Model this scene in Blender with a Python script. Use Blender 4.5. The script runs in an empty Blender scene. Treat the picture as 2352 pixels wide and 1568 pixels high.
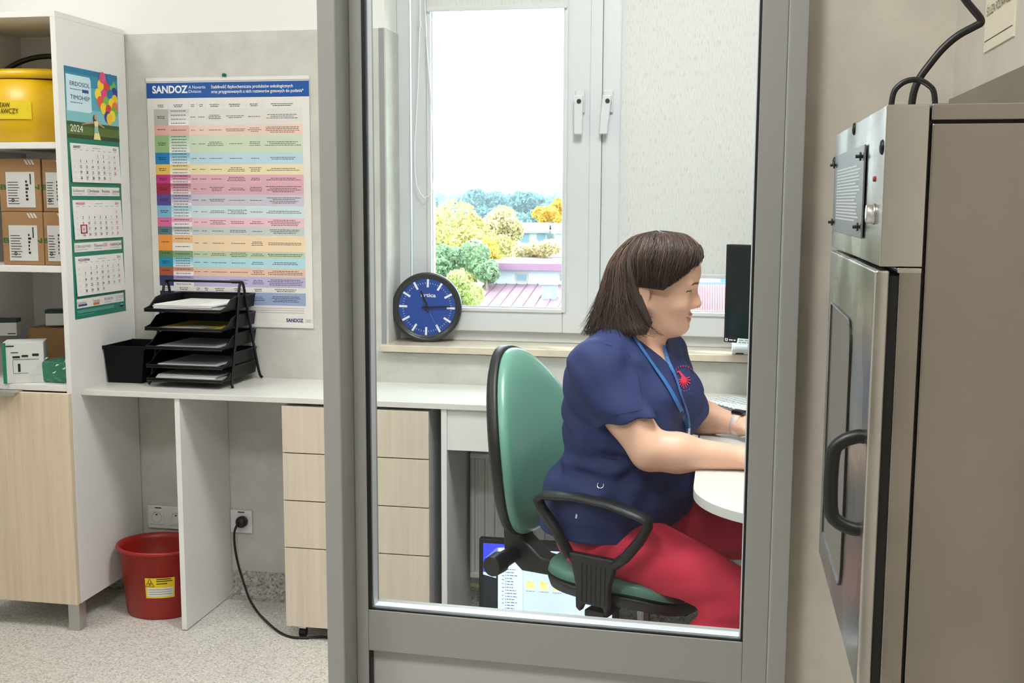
import bpy, bmesh, math, random
import numpy as np
from mathutils import Vector, Matrix
random.seed(7)
scene = bpy.context.scene
coll = scene.collection
rad = math.radians

# ------------------------------------------------------------------ camera
FPX, CX, CY = 2563.87, 1176.0, 784.0
YAW, PITCH, ROLL, CAMH = rad(10.7064), rad(7.1791), rad(0.2403), 1.42
_fwd = Vector((-math.sin(YAW) * math.cos(PITCH), math.cos(YAW) * math.cos(PITCH), -math.sin(PITCH)))
_rt = Vector((math.cos(YAW), math.sin(YAW), 0))
_up = _rt.cross(_fwd)
CR = _rt * math.cos(ROLL) + _up * math.sin(ROLL)
CU = _up * math.cos(ROLL) - _rt * math.sin(ROLL)
CAM = Vector((0, 0, CAMH))
cam_data = bpy.data.cameras.new('camera')
cam_data.sensor_width = 36.0
cam_data.lens = FPX / 2352 * 36.0
cam_data.clip_start = 0.02
cam_data.clip_end = 2000
cam = bpy.data.objects.new('camera', cam_data)
coll.objects.link(cam)
cam.matrix_world = Matrix(((CR.x, CU.x, -_fwd.x, 0), (CR.y, CU.y, -_fwd.y, 0), (CR.z, CU.z, -_fwd.z, CAMH), (0, 0, 0, 1)))
scene.camera = cam

# ------------------------------------------------------------------ light and exposure
scene.view_settings.view_transform = 'Standard'
scene.view_settings.look = 'None'
scene.view_settings.gamma = 1.0
scene.view_settings.exposure = 0.28
scene.view_settings.use_curve_mapping = False
world = bpy.data.worlds.new('sky')
scene.world = world
world.use_nodes = True
_bg = world.node_tree.nodes['Background']
_bg.inputs[0].default_value = (0.80, 0.90, 1.0, 1)
_bg.inputs[1].default_value = 6.8
sun_data = bpy.data.lights.new('sun', 'SUN')
sun_data.energy = 4.6
sun_data.angle = rad(0.6)
sun_data.color = (1.0, 0.95, 0.88)
sun = bpy.data.objects.new('sun', sun_data)
coll.objects.link(sun)
sun.rotation_euler = Vector((0.62, -0.42, -0.80)).to_track_quat('-Z', 'Y').to_euler()
LAMP_POWER = 20.0          # W per square ceiling panel

# ------------------------------------------------------------------ pixel -> place helpers
def ray(x, y):
    return CR * ((x - CX) / FPX) - CU * ((y - CY) / FPX) + _fwd
def PY(x, y, Y):
    d = ray(x, y); return CAM + d * (Y / d.y)
def PX(x, y, X):
    d = ray(x, y); return CAM + d * (X / d.x)
def PZ(x, y, Z):
    d = ray(x, y); return CAM + d * ((Z - CAMH) / d.z)

# ------------------------------------------------------------------ materials
def lin(c):
    return tuple(((v / 255) / 12.92 if v / 255 <= 0.04045 else ((v / 255 + 0.055) / 1.055) ** 2.4) for v in c) + (1.0,)
MATS = {}
def mat(name, col, rough=0.5, metal=0.0, spec=0.5, var=None, bump=None, emit=None, sss=0.0, coat=0.0):
    """var=(scale, strength, stretch xyz) colour variation; bump=(scale, strength, stretch)"""
    if name in MATS: return MATS[name]
    m = bpy.data.materials.new(name); m.use_nodes = True
    nt = m.node_tree; b = nt.nodes['Principled BSDF']
    b.inputs['Base Color'].default_value = lin(col)
    b.inputs['Roughness'].default_value = rough
    b.inputs['Metallic'].default_value = metal
    b.inputs['Specular IOR Level'].default_value = spec
    if coat: b.inputs['Coat Weight'].default_value = coat; b.inputs['Coat Roughness'].default_value = 0.15
    if sss:
        b.inputs['Subsurface Weight'].default_value = sss
        b.inputs['Subsurface Radius'].default_value = (0.012, 0.005, 0.003)
        b.inputs['Subsurface Scale'].default_value = 0.6
    if emit:
        b.inputs['Emission Color'].default_value = lin(col); b.inputs['Emission Strength'].default_value = emit
    tc = None
    def coords(stretch):
        nonlocal tc
        if tc is None: tc = nt.nodes.new('ShaderNodeTexCoord')
        mp = nt.nodes.new('ShaderNodeMapping'); mp.inputs['Scale'].default_value = stretch
        nt.links.new(tc.outputs['Object'], mp.inputs[0]); return mp.outputs[0]
    if var:
        sc, st = var[0], var[1]
        n = nt.nodes.new('ShaderNodeTexNoise'); n.inputs['Scale'].default_value = sc; n.inputs['Detail'].default_value = 5
        n.inputs['Roughness'].default_value = 0.65
        nt.links.new(coords(var[2] if len(var) > 2 else (1, 1, 1)), n.inputs[0])
        r = nt.nodes.new('ShaderNodeValToRGB')
        c = np.array(lin(col)[:3])
        lo, hi = np.clip(c * (1 - st), 0, 1), np.clip(c * (1 + st), 0, 1)
        r.color_ramp.elements[0].position = 0.3; r.color_ramp.elements[1].position = 0.7
        r.color_ramp.elements[0].color = (*lo, 1); r.color_ramp.elements[1].color = (*hi, 1)
        nt.links.new(n.outputs[0], r.inputs[0]); nt.links.new(r.outputs[0], b.inputs['Base Color'])
    if bump:
        n = nt.nodes.new('ShaderNodeTexNoise'); n.inputs['Scale'].default_value = bump[0]; n.inputs['Detail'].default_value = 4
        nt.links.new(coords(bump[2] if len(bump) > 2 else (1, 1, 1)), n.inputs[0])
        bp = nt.nodes.new('ShaderNodeBump'); bp.inputs['Strength'].default_value = bump[1]; bp.inputs['Distance'].default_value = 0.002
        nt.links.new(n.outputs[0], bp.inputs['Height']); nt.links.new(bp.outputs[0], b.inputs['Normal'])
    MATS[name] = m
    return m

def mat_glass(name, tint=(0.97, 0.99, 0.98), refl=0.04):
    m = bpy.data.materials.new(name); m.use_nodes = True; nt = m.node_tree; nt.nodes.clear()
    out = nt.nodes.new('ShaderNodeOutputMaterial'); mix = nt.nodes.new('ShaderNodeMixShader')
    tr = nt.nodes.new('ShaderNodeBsdfTransparent'); tr.inputs[0].default_value = (*tint, 1)
    gl = nt.nodes.new('ShaderNodeBsdfGlossy'); gl.inputs['Roughness'].default_value = 0.0
    lw = nt.nodes.new('ShaderNodeLayerWeight'); pw_ = nt.nodes.new('ShaderNodeMath'); pw_.operation = 'POWER'; pw_.inputs[1].default_value = 5.0
    ma_ = nt.nodes.new('ShaderNodeMath'); ma_.operation = 'MULTIPLY_ADD'; ma_.inputs[1].default_value = 0.9; ma_.inputs[2].default_value = refl
    nt.links.new(lw.outputs['Facing'], pw_.inputs[0]); nt.links.new(pw_.outputs[0], ma_.inputs[0]); nt.links.new(ma_.outputs[0], mix.inputs[0]); nt.links.new(tr.outputs[0], mix.inputs[1]); nt.links.new(gl.outputs[0], mix.inputs[2])
    nt.links.new(mix.outputs[0], out.inputs[0]); MATS[name] = m; return m

def mat_speckle(name, base, dark, light, scale):
    m = bpy.data.materials.new(name); m.use_nodes = True; nt = m.node_tree; b = nt.nodes['Principled BSDF']
    tc = nt.nodes.new('ShaderNodeTexCoord')
    v = nt.nodes.new('ShaderNodeTexVoronoi'); v.inputs['Scale'].default_value = scale
    n = nt.nodes.new('ShaderNodeTexNoise'); n.inputs['Scale'].default_value = scale * 0.9; n.inputs['Detail'].default_value = 3
    nt.links.new(tc.outputs['Object'], v.inputs['Vector']); nt.links.new(tc.outputs['Object'], n.inputs[0])
    sep = nt.nodes.new('ShaderNodeSeparateColor'); nt.links.new(v.outputs['Color'], sep.inputs[0])
    r = nt.nodes.new('ShaderNodeValToRGB'); e = r.color_ramp.elements
    e[0].position = 0.0; e[0].color = lin(dark); e[1].position = 1.0; e[1].color = lin(light)
    for p, c in ((0.16, dark), (0.24, base), (0.78, base), (0.9, light)):
        k = e.new(p); k.color = lin(c)
    nt.links.new(sep.outputs[0], r.inputs[0])
    mx = nt.nodes.new('ShaderNodeMix'); mx.data_type = 'RGBA'; mx.inputs[0].default_value = 0.35
    r2 = nt.nodes.new('ShaderNodeValToRGB'); r2.color_ramp.elements[0].color = lin(dark); r2.color_ramp.elements[1].color = lin(light)
    r2.color_ramp.elements[0].position = 0.35; r2.color_ramp.elements[1].position = 0.6
    nt.links.new(n.outputs[0], r2.inputs[0])
    nt.links.new(r.outputs[0], mx.inputs[6]); nt.links.new(r2.outputs[0], mx.inputs[7])
    nt.links.new(mx.outputs[2], b.inputs['Base Color']); b.inputs['Roughness'].default_value = 0.42
    MATS[name] = m; return m

def mat_fabric_translucent(name, col, tr=0.35, slub=True):
    m = bpy.data.materials.new(name); m.use_nodes = True; nt = m.node_tree; nt.nodes.clear()
    out = nt.nodes.new('ShaderNodeOutputMaterial'); mix = nt.nodes.new('ShaderNodeMixShader'); mix.inputs[0].default_value = tr
    d = nt.nodes.new('ShaderNodeBsdfDiffuse'); t = nt.nodes.new('ShaderNodeBsdfTranslucent')
    tc = nt.nodes.new('ShaderNodeTexCoord'); mp = nt.nodes.new('ShaderNodeMapping'); mp.inputs['Scale'].default_value = (340, 340, 42)
    n = nt.nodes.new('ShaderNodeTexNoise'); n.inputs['Scale'].default_value = 1; n.inputs['Detail'].default_value = 3
    nt.links.new(tc.outputs['Object'], mp.inputs[0]); nt.links.new(mp.outputs[0], n.inputs[0])
    r = nt.nodes.new('ShaderNodeValToRGB'); r.color_ramp.elements[0].position = 0.33; r.color_ramp.elements[1].position = 0.47
    c = lin(col); r.color_ramp.elements[0].color = (c[0] * .82, c[1] * .82, c[2] * .83, 1); r.color_ramp.elements[1].color = c
    nt.links.new(n.outputs[0], r.inputs[0])
    nt.links.new(r.outputs[0], d.inputs[0]); nt.links.new(r.outputs[0], t.inputs[0])
    nt.links.new(d.outputs[0], mix.inputs[1]); nt.links.new(t.outputs[0], mix.inputs[2]); nt.links.new(mix.outputs[0], out.inputs[0])
    MATS[name] = m; return m

def mat_steel(name, col=(178, 172, 162), rough=0.3, along=(1, 1, 40)):
    m = bpy.data.materials.new(name); m.use_nodes = True; nt = m.node_tree; b = nt.nodes['Principled BSDF']
    b.inputs['Metallic'].default_value = 1.0
    tc = nt.nodes.new('ShaderNodeTexCoord')
    mp = nt.nodes.new('ShaderNodeMapping'); mp.inputs['Scale'].default_value = along; nt.links.new(tc.outputs['Object'], mp.inputs[0])
    n = nt.nodes.new('ShaderNodeTexNoise'); n.inputs['Scale'].default_value = 30; n.inputs['Detail'].default_value = 4
    nt.links.new(mp.outputs[0], n.inputs[0])
    n2 = nt.nodes.new('ShaderNodeTexNoise'); n2.inputs['Scale'].default_value = 7; n2.inputs['Detail'].default_value = 2
    nt.links.new(tc.outputs['Object'], n2.inputs[0])
    r = nt.nodes.new('ShaderNodeMapRange'); r.inputs[1].default_value = 0.3; r.inputs[2].default_value = 0.75
    r.inputs[3].default_value = rough - 0.06; r.inputs[4].default_value = rough + 0.14
    nt.links.new(n2.outputs[0], r.inputs[0]); nt.links.new(r.outputs[0], b.inputs['Roughness'])
    ramp = nt.nodes.new('ShaderNodeValToRGB'); c = np.array(lin(col)[:3])
    ramp.color_ramp.elements[0].position = 0.30; ramp.color_ramp.elements[1].position = 0.62
    ramp.color_ramp.elements[0].color = (*(c * 0.86), 1); ramp.color_ramp.elements[1].color = (*c, 1)
    nt.links.new(n2.outputs[0], ramp.inputs[0]); nt.links.new(ramp.outputs[0], b.inputs['Base Color'])
    bp = nt.nodes.new('ShaderNodeBump'); bp.inputs['Strength'].default_value = 0.012; bp.inputs['Distance'].default_value = 0.001
    nt.links.new(n.outputs[0], bp.inputs['Height']); nt.links.new(bp.outputs[0], b.inputs['Normal'])
    MATS[name] = m; return m

# ------------------------------------------------------------------ mesh builder
class MB:
    def __init__(s): s.v = []; s.f = []; s.m = []
    def add(s, vs, fs, mi=0):
        o = len(s.v); s.v += [tuple(p) for p in vs]
        s.f += [tuple(i + o for i in f) for f in fs]; s.m += [mi] * len(fs); return s
    def box(s, x0, x1, y0, y1, z0, z1, mi=0):
        return s.add([(x0, y0, z0), (x1, y0, z0), (x1, y1, z0), (x0, y1, z0), (x0, y0, z1), (x1, y0, z1), (x1, y1, z1), (x0, y1, z1)],
                     [(3, 2, 1, 0), (4, 5, 6, 7), (0, 1, 5, 4), (1, 2, 6, 5), (2, 3, 7, 6), (3, 0, 4, 7)], mi)
    def obox(s, c, ax, hs, mi=0):
        c = Vector(c); A = [Vector(a).normalized() * h for a, h in zip(ax, hs)]
        vs = [c + A[0] * i + A[1] * j + A[2] * k for k in (-1, 1) for i, j in ((-1, -1), (1, -1), (1, 1), (-1, 1))]
        fl = A[0].cross(A[1]).dot(A[2]) < 0
        fs = [(3, 2, 1, 0), (4, 5, 6, 7), (0, 1, 5, 4), (1, 2, 6, 5), (2, 3, 7, 6), (3, 0, 4, 7)]
        return s.add(vs, [f[::-1] for f in fs] if fl else fs, mi)
    def quad(s, a, b, c, d, mi=0): return s.add([a, b, c, d], [(0, 1, 2, 3)], mi)
    def prism(s, pts, off, mi=0):
        """polygon (3d points, counter-clockwise seen from -off side reversed) extruded by off"""
        n = len(pts); off = Vector(off); P = [Vector(p) for p in pts]
        nrm = sum(((P[i] - P[0]).cross(P[(i + 1) % n] - P[0]) for i in range(1, n - 1)), Vector())
        if nrm.dot(off) < 0: P = P[::-1]
        vs = P + [p + off for p in P]
        fs = [tuple(range(n))[::-1], tuple(range(n, 2 * n))] + [(i, (i + 1) % n, n + (i + 1) % n, n + i) for i in range(n)]
        return s.add(vs, fs, mi)
    def tube(s, pts, r, n=8, mi=0, closed=False, flat=None):
        P = [Vector(p) for p in pts]; k = len(P); rs = r if isinstance(r, (list, tuple)) else [r] * k
        ring = []; u = None; vs = []; fs = []
        for i, p in enumerate(P):
            a = P[(i - 1) % k] if (i or closed) else P[0]; b = P[(i + 1) % k] if (i < k - 1 or closed) else P[-1]
            t = (b - a).normalized()
            if u is None:
                u = Vector((0, 0, 1)) if abs(t.z) < 0.9 else Vector((1, 0, 0))
                if flat is not None: u = Vector(flat)
            u = (u - t * u.dot(t)).normalized(); w = t.cross(u)
            for j in range(n):
                an = 2 * math.pi * j / n
                fx = rs[i] if not isinstance(rs[i], tuple) else rs[i][0]; fy = rs[i] if not isinstance(rs[i], tuple) else rs[i][1]
                vs.append(p + u * (math.cos(an) * fx) + w * (math.sin(an) * fy))
        for i in range(k if closed else k - 1):
            for j in range(n):
                a, b = i * n + j, i * n + (j + 1) % n; c, d = ((i + 1) % k) * n + (j + 1) % n, ((i + 1) % k) * n + j
                fs.append((a, b, c, d))
        if not closed: fs += [tuple(range(n))[::-1], tuple(range((k - 1) * n, k * n))]
        return s.add(vs, fs, mi)
    def cyl(s, a, b, r, n=16, mi=0, r2=None): return s.tube([a, b], [r, r if r2 is None else r2], n, mi)
    def lathe(s, prof, c, n=32, ax=(0, 0, 1), mi=0, sx=1.0, sy=1.0, cap=True):
        c = Vector(c); ax = Vector(ax).normalized(); u = ax.orthogonal().normalized() if abs(ax.z) < .99 else Vector((1, 0, 0)); w = ax.cross(u)
        vs = []; fs = []; k = len(prof)
        for r, h in prof:
            for j in range(n):
                an = 2 * math.pi * j / n; vs.append(c + ax * h + u * (math.cos(an) * r * sx) + w * (math.sin(an) * r * sy))
        for i in range(k - 1):
            for j in range(n): fs.append((i * n + j, i * n + (j + 1) % n, (i + 1) * n + (j + 1) % n, (i + 1) * n + j))
        if cap: fs += [tuple(range(n))[::-1], tuple(range((k - 1) * n, k * n))]
        return s.add(vs, fs, mi)
    def ball(s, c, r, n=12, m=8, mi=0):
        rr = r if isinstance(r, (tuple, list)) else (r, r, r); vs = []; fs = []
        for i in range(1, m):
            t = math.pi * i / m
            for j in range(n):
                a = 2 * math.pi * j / n; vs.append((c[0] + rr[0] * math.sin(t) * math.cos(a), c[1] + rr[1] * math.sin(t) * math.sin(a), c[2] - rr[2] * math.cos(t)))
        b0 = len(vs); vs += [(c[0], c[1], c[2] - rr[2]), (c[0], c[1], c[2] + rr[2])]
        for i in range(m - 2):
            for j in range(n): fs.append((i * n + j, i * n + (j + 1) % n, (i + 1) * n + (j + 1) % n, (i + 1) * n + j))
        for j in range(n): fs += [(b0, (j + 1) % n, j), (b0 + 1, (m - 2) * n + j, (m - 2) * n + (j + 1) % n)]
        return s.add(vs, fs, mi)
    def build(s, name, mats, parent=None, bevel=0.0, smooth=False, loc=None, seg=2, local=False):
        """vertices are world coordinates unless local=True; parts are stored relative to their root"""
        base = Vector((0, 0, 0))
        if not local:
            if parent is not None:
                r = parent
                while r.parent: r = r.parent
                base = r.location
            elif loc is not None: base = Vector(loc)
        me = bpy.data.meshes.new(name)
        me.from_pydata([(p[0] - base[0], p[1] - base[1], p[2] - base[2]) for p in s.v], [], s.f)
        for m in (mats if isinstance(mats, (list, tuple)) else [mats]): me.materials.append(m)
        if any(s.m): me.polygons.foreach_set('material_index', s.m)
        if smooth: me.polygons.foreach_set('use_smooth', [True] * len(me.polygons))
        me.validate(); me.update()
        o = bpy.data.objects.new(name, me); coll.objects.link(o)
        if parent is not None: o.parent = parent
        elif loc is not None: o.location = loc
        if bevel:
            b = o.modifiers.new('bevel', 'BEVEL'); b.width = bevel; b.segments = seg; b.limit_method = 'ANGLE'; b.angle_limit = rad(40)
            if not smooth:
                me.polygons.foreach_set('use_smooth', [True] * len(me.polygons))
                w = o.modifiers.new('wn', 'WEIGHTED_NORMAL'); w.keep_sharp = True
        return o
def tag(o, label, cat, group=None, kind=None):
    if label: o['label'] = label
    if cat: o['category'] = cat
    if group: o['group'] = group
    if kind: o['kind'] = kind
    return o
def thing(name, label, cat, loc=(0, 0, 0), rz=0.0, group=None):
    o = bpy.data.objects.new(name, None); o.empty_display_size = 0.05; coll.objects.link(o)
    o.location = loc; o.rotation_euler = (0, 0, rz); return tag(o, label, cat, group)
def struct(name, loc=(0, 0, 0)):
    o = bpy.data.objects.new(name, None); coll.objects.link(o); o.location = loc; o['kind'] = 'structure'; return o
def copy_tree(o, parent=None):
    c = o.copy(); coll.objects.link(c)
    if parent is not None: c.parent = parent
    for ch in list(o.children): copy_tree(ch, c)
    return c

# text: outlines of the built-in font, laid as flat print
_tc = bpy.data.curves.new('lettering', 'FONT'); _to = bpy.data.objects.new('lettering', _tc); _tcache = {}
def text_geo(body, bold=0.0):
    k = (body, bold)
    if k not in _tcache:
        _tc.body = body; _tc.size = 1.0; _tc.offset = bold; _tc.resolution_u = 3
        me = bpy.data.meshes.new_from_object(_to)
        vs = [tuple(v.co) for v in me.vertices]; fs = [tuple(p.vertices) for p in me.polygons]
        bpy.data.meshes.remove(me); _tcache[k] = (vs, fs)
    return _tcache[k]
def put_text(mb, body, o, right, up, h, align='l', w=None, bold=0.0, mi=0):
    """h: capital height; w: squeeze to this width"""
    vs, fs = text_geo(body, bold)
    if not vs: return
    xs = [v[0] for v in vs]; x0, x1 = min(xs), max(xs); sc = h / 0.70; sx = sc
    if w: sx = w / (x1 - x0)
    o = Vector(o); right = Vector(right); up = Vector(up)
    sh = {'l': -x0, 'c': -(x0 + x1) / 2, 'r': -x1}[align]
    mb.add([o + right * ((v[0] + sh) * sx) + up * (v[1] * sc) for v in vs], fs, mi)

# ------------------------------------------------------------------ the setting
WB = 3.65                    # back wall surface
YP = 1.85                    # partition / glazed door plane
XR = 0.34                    # right wall of the near room
WX0, WX1, WZ0, WZ1 = -1.127, 0.267, 0.932, 2.36      # window opening
M_white = mat('white plaster', (236, 236, 234), 0.85, bump=(60, 0.05))
M_clad = mat('beige mottled wall panel', (200, 200, 194), 0.55, var=(10, 0.10), bump=(140, 0.08))
M_beige = mat('warm beige wall vinyl', (206, 200, 187), 0.55, var=(11, 0.08), bump=(140, 0.08))
M_ceil = mat('ceiling paint', (238, 238, 235), 0.9)
M_floor = mat_speckle('speckled vinyl floor', (210, 206, 198), (162, 158, 150), (234, 232, 226), 190)
M_cove = mat_speckle('speckled vinyl skirting', (176, 174, 168), (112, 112, 110), (208, 206, 200), 130)
M_edge = mat('grey aluminium edge strip', (158, 163, 165), 0.4, 0.3)
M_pvc = mat('white pvc', (214, 218, 221), 0.3)
M_pvc_seal = mat('pale grey window seal', (186, 190, 194), 0.6)
M_stone = mat('cream marble', (214, 203, 182), 0.22, var=(11, 0.13), coat=0.3)
M_frame = mat('grey powder coated aluminium', (152, 153, 148), 0.42)
M_frame2 = mat('grey infill panel', (178, 178, 177), 0.5)
M_black = mat('black rubber', (16, 16, 18), 0.5)
M_bead = mat('light aluminium glazing bead', (214, 218, 224), 0.35, 0.2)
M_glass = mat_glass('clear glass')
M_glass_door = mat_glass('door glass', (0.965, 0.985, 0.985), 0.012)

f = MB().box(-3.4, 2.4, -3.2, 4.05, -0.1, 0.0).build('floor', M_floor); f['kind'] = 'structure'
c = MB().box(-3.4, 2.4, -3.2, 4.05, 2.90, 3.0).build('ceiling', M_ceil); c['kind'] = 'structure'
wb = struct('wall_back', (0, WB, 0))
p = MB()
y0, y1 = WB + 0.008, WB + 0.40
p.box(-3.4, WX0, y0, y1, 0, 2.9).box(WX1, 2.4, y0, y1, 0, 2.9).box(WX0, WX1, y0, y1, WZ1, 2.9).box(WX0, WX1, y0, y1, 0, WZ0 - 0.03)
p.build('masonry', M_white, wb)
CT = 1.986
p = MB()
p.box(-3.4, WX0 - 0.017, WB, y0, 0, CT).box(WX1 + 0.017, 2.4, WB, y0, 0, CT).box(WX0 - 0.017, WX1 + 0.017, WB, y0, 0, WZ0 - 0.03)
p.build('wall_cladding', M_clad, wb)
p = MB().box(WX0, WX0 + 0.006, WB, WB + 0.15, WZ0, CT)
p.build('reveal_cladding', M_clad, wb)
p = MB().box(WX1 - 0.006, WX1, WB, WB + 0.15, WZ0, CT); p.build('reveal_cladding', M_clad, wb)
for xx in (WX0 - 0.017, WX1):
    MB().box(xx, xx + 0.017, WB - 0.002, WB + 0.02, WZ0, CT).build('corner_strip', M_edge, wb)
prof = [(0.0, WB - 0.004), (0.092, WB - 0.004), (0.092, WB + 0.002), (-0.002, WB + 0.002), (-0.002, WB - 0.05), (0.004, WB - 0.045), (0.018, WB - 0.02), (0.035, WB - 0.008)]
prof = [(-0.002, WB + 0.002), (-0.002, WB - 0.05), (0.001, WB - 0.05), (0.006, WB - 0.03), (0.016, WB - 0.014), (0.032, WB - 0.006), (0.092, WB - 0.004), (0.092, WB + 0.002)]
b = MB().prism([(-3.39, yy, zz) for zz, yy in prof], (5.78, 0, 0)).build('baseboard_back', M_cove); b['kind'] = 'structure'
for n, a in (('wall_left', (-3.4, -3.25, -3.2, 3.65)), ('wall_rear', (-3.4, 2.4, -3.3, -3.15))):
    o = MB().box(*a, 0, 2.9).build(n, M_white if n != 'wall_rear' else M_beige); o['kind'] = 'structure'
o = MB().box(XR, XR + 0.12, -3.2, YP + 0.1, 0, 2.9).build('wall_right', M_beige); o['kind'] = 'structure'
o = MB().box(1.7, 1.8, YP + 0.1, WB, 0, 2.9).build('wall_far_right', M_clad); o['kind'] = 'structure'
DX1 = PY(1807, 1400, YP).x            # outer edge of the door frame
DX0 = -0.693
LX0 = DX0 - 0.80                      # the second, opened leaf of the double door leaves this gap
p = MB().box(DX1, XR + 0.001, YP, YP + 0.1, 0, 2.9).box(XR, 1.7, YP, YP + 0.1, 0, 2.9).box(LX0, DX1, YP, YP + 0.1, 2.16, 2.9).box(-3.25, LX0, YP, YP + 0.1, 0, 2.9)
o = p.build('wall_middle', M_beige); o['kind'] = 'structure'

# ceiling luminaires: 60 x 60 panels
M_lampframe = mat('white lamp frame', (240, 240, 240), 0.5)
M_diff = mat('lit diffuser', (255, 250, 240), 0.5, emit=3.0)
for i, (lx, ly, pw, lab) in enumerate(((-2.55, 2.45, 0.5, 'above the tall cabinet'), (-0.15, 2.25, 1.55, 'above the seated woman'), (-0.75, 0.35, 1.5, 'above the pass box side of the near room'), (-2.4, 0.2, 0.8, 'over the left half of the near room'))):
    t = thing('ceiling_lamp', 'square white flush ceiling panel lamp ' + lab, 'ceiling lamp', (lx, ly, 2.9), group='ceiling panel lamps')
    MB().box(lx - .31, lx + .31, ly - .31, ly - .29, 2.87, 2.9).box(lx - .31, lx + .31, ly + .29, ly + .31, 2.87, 2.9).box(lx - .31, lx - .29, ly - .29, ly + .29, 2.87, 2.9).box(lx + .29, lx + .31, ly - .29, ly + .29, 2.87, 2.9).build('frame', M_lampframe, t)
    MB().box(lx - .29, lx + .29, ly - .29, ly + .29, 2.876, 2.9).build('diffuser', M_diff, t)
    ld = bpy.data.lights.new('panel_light', 'AREA'); ld.shape = 'SQUARE'; ld.size = 0.56; ld.energy = LAMP_POWER * pw; ld.color = (1.0, 0.998, 1.0)
    lo = bpy.data.objects.new('panel_light', ld); coll.objects.link(lo); lo.parent = t; lo.location = (0, 0, -0.035)

# window with two sashes
YW = WB + 0.15
win = struct('window_1', (WX0, YW, WZ0))
p = MB()
FX0, FX1 = WX0, WX1
fw = 0.045
p.box(FX0, FX0 + fw, YW, YW + .07, WZ0, WZ1).box(FX1 - fw, FX1, YW, YW + .07, WZ0, WZ1)
p.box(FX0 + fw, FX1 - fw, YW, YW + .07, WZ0, WZ0 + .045).box(FX0 + fw, FX1 - fw, YW, YW + .07, WZ1 - .045, WZ1)
XM = -0.43
p.box(XM - .035, XM + .035, YW + .005, YW + .07, WZ0 + .045, WZ1 - .045)
p.build('window_frame', M_pvc, win, bevel=.003)
sashes = [(-1.070, -0.448), (-0.412, 0.208)]
for i, (a, b_) in enumerate(sashes):
    sw = 0.066; z0, z1 = WZ0 + .037, WZ1 - .03
    gx0, gx1 = (a + sw, b_ - sw - .025) if i == 0 else (a + sw + .02, b_ - sw)
    gz0 = 1.052
    s = MB()
    ys0, ys1 = YW - .022, YW + .045
    s.box(a, gx0, ys0, ys1, z0, z1).box(gx1, b_, ys0, ys1, z0, z1).box(gx0, gx1, ys0, ys1, z0, gz0 - .012).box(gx0, gx1, ys0, ys1, z1 - sw, z1)
    so = s.build('sash', M_pvc, win, bevel=.004)
    s = MB()
    for (u0, u1, w0, w1) in ((gx0 - .012, gx0 + .004, gz0 - .012, z1 - sw + .012), (gx1 - .004, gx1 + .012, gz0 - .012, z1 - sw + .012), (gx0, gx1, gz0 - .014, gz0), (gx0, gx1, z1 - sw, z1 - sw + .012)):
        s.box(u0, u1, ys0 - .006, ys1 - .01, w0, w1)
    s.build('glazing_bead', M_pvc, so, bevel=.003)
    s = MB()
    s.box(gx0 + .002, gx0 + .006, ys0 + .012, ys0 + .02, gz0, z1 - sw).box(gx1 - .006, gx1 - .002, ys0 + .012, ys0 + .02, gz0, z1 - sw).box(gx0, gx1, ys0 + .012, ys0 + .02, gz0, gz0 + .004)
    s.build('seal', M_pvc_seal, so)
    MB().box(gx0 - .004, gx1 + .004, ys0 + .022, ys0 + .026, gz0 - .004, z1 - sw + .004).build('pane', M_glass, so)
    # handle
    hx = PY(1333 if i == 0 else 1398, 232, ys0).x; hz = 1.748
    h = MB().box(hx - .016, hx + .016, ys0 - .012, ys0, hz - .036, hz + .038)
    h.lathe([(.012, -.03), (.0135, -.012), (.0135, 0)], (hx, ys0, hz), 16, (0, 1, 0))
    tilt = -0.012 if i else 0.0
    h.prism([(hx - .017, ys0 - .036, hz + .020), (hx + .013, ys0 - .036, hz + .020), (hx + .012 + tilt, ys0 - .036, hz - .108), (hx - .015 + tilt, ys0 - .036, hz - .108)], (0, .014, 0))
    ho = h.build('handle', M_pvc, so, bevel=.004)
    MB().lathe([(.0075, -.0385), (.0075, -.034)], (hx, ys0, hz), 12, (0, 1, 0)).build('key_cylinder', mat('dark lock core', (70, 74, 72), 0.35, 0.7), so)
# cover moulding on the meeting stile
MB().box(-.452, -.412, YW - .03, YW - .02, WZ0 + .04, WZ1 - .03).build('meeting_strip', M_pvc, win, bevel=.003)
xs0 = WX0 - .018; xs1 = WX1 + .018
MB().box(xs0, xs1, WB - .03, YW + .01, WZ0 - .024, WZ0).build('window_sill', M_stone, win, bevel=.003)
MB().box(WX0, WX1, YW + .07, YW + .30, WZ0 - .02, WZ0 + .01).build('outer_sill', mat('outer sill sheet', (170, 165, 165), .4, .4), win)

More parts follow.
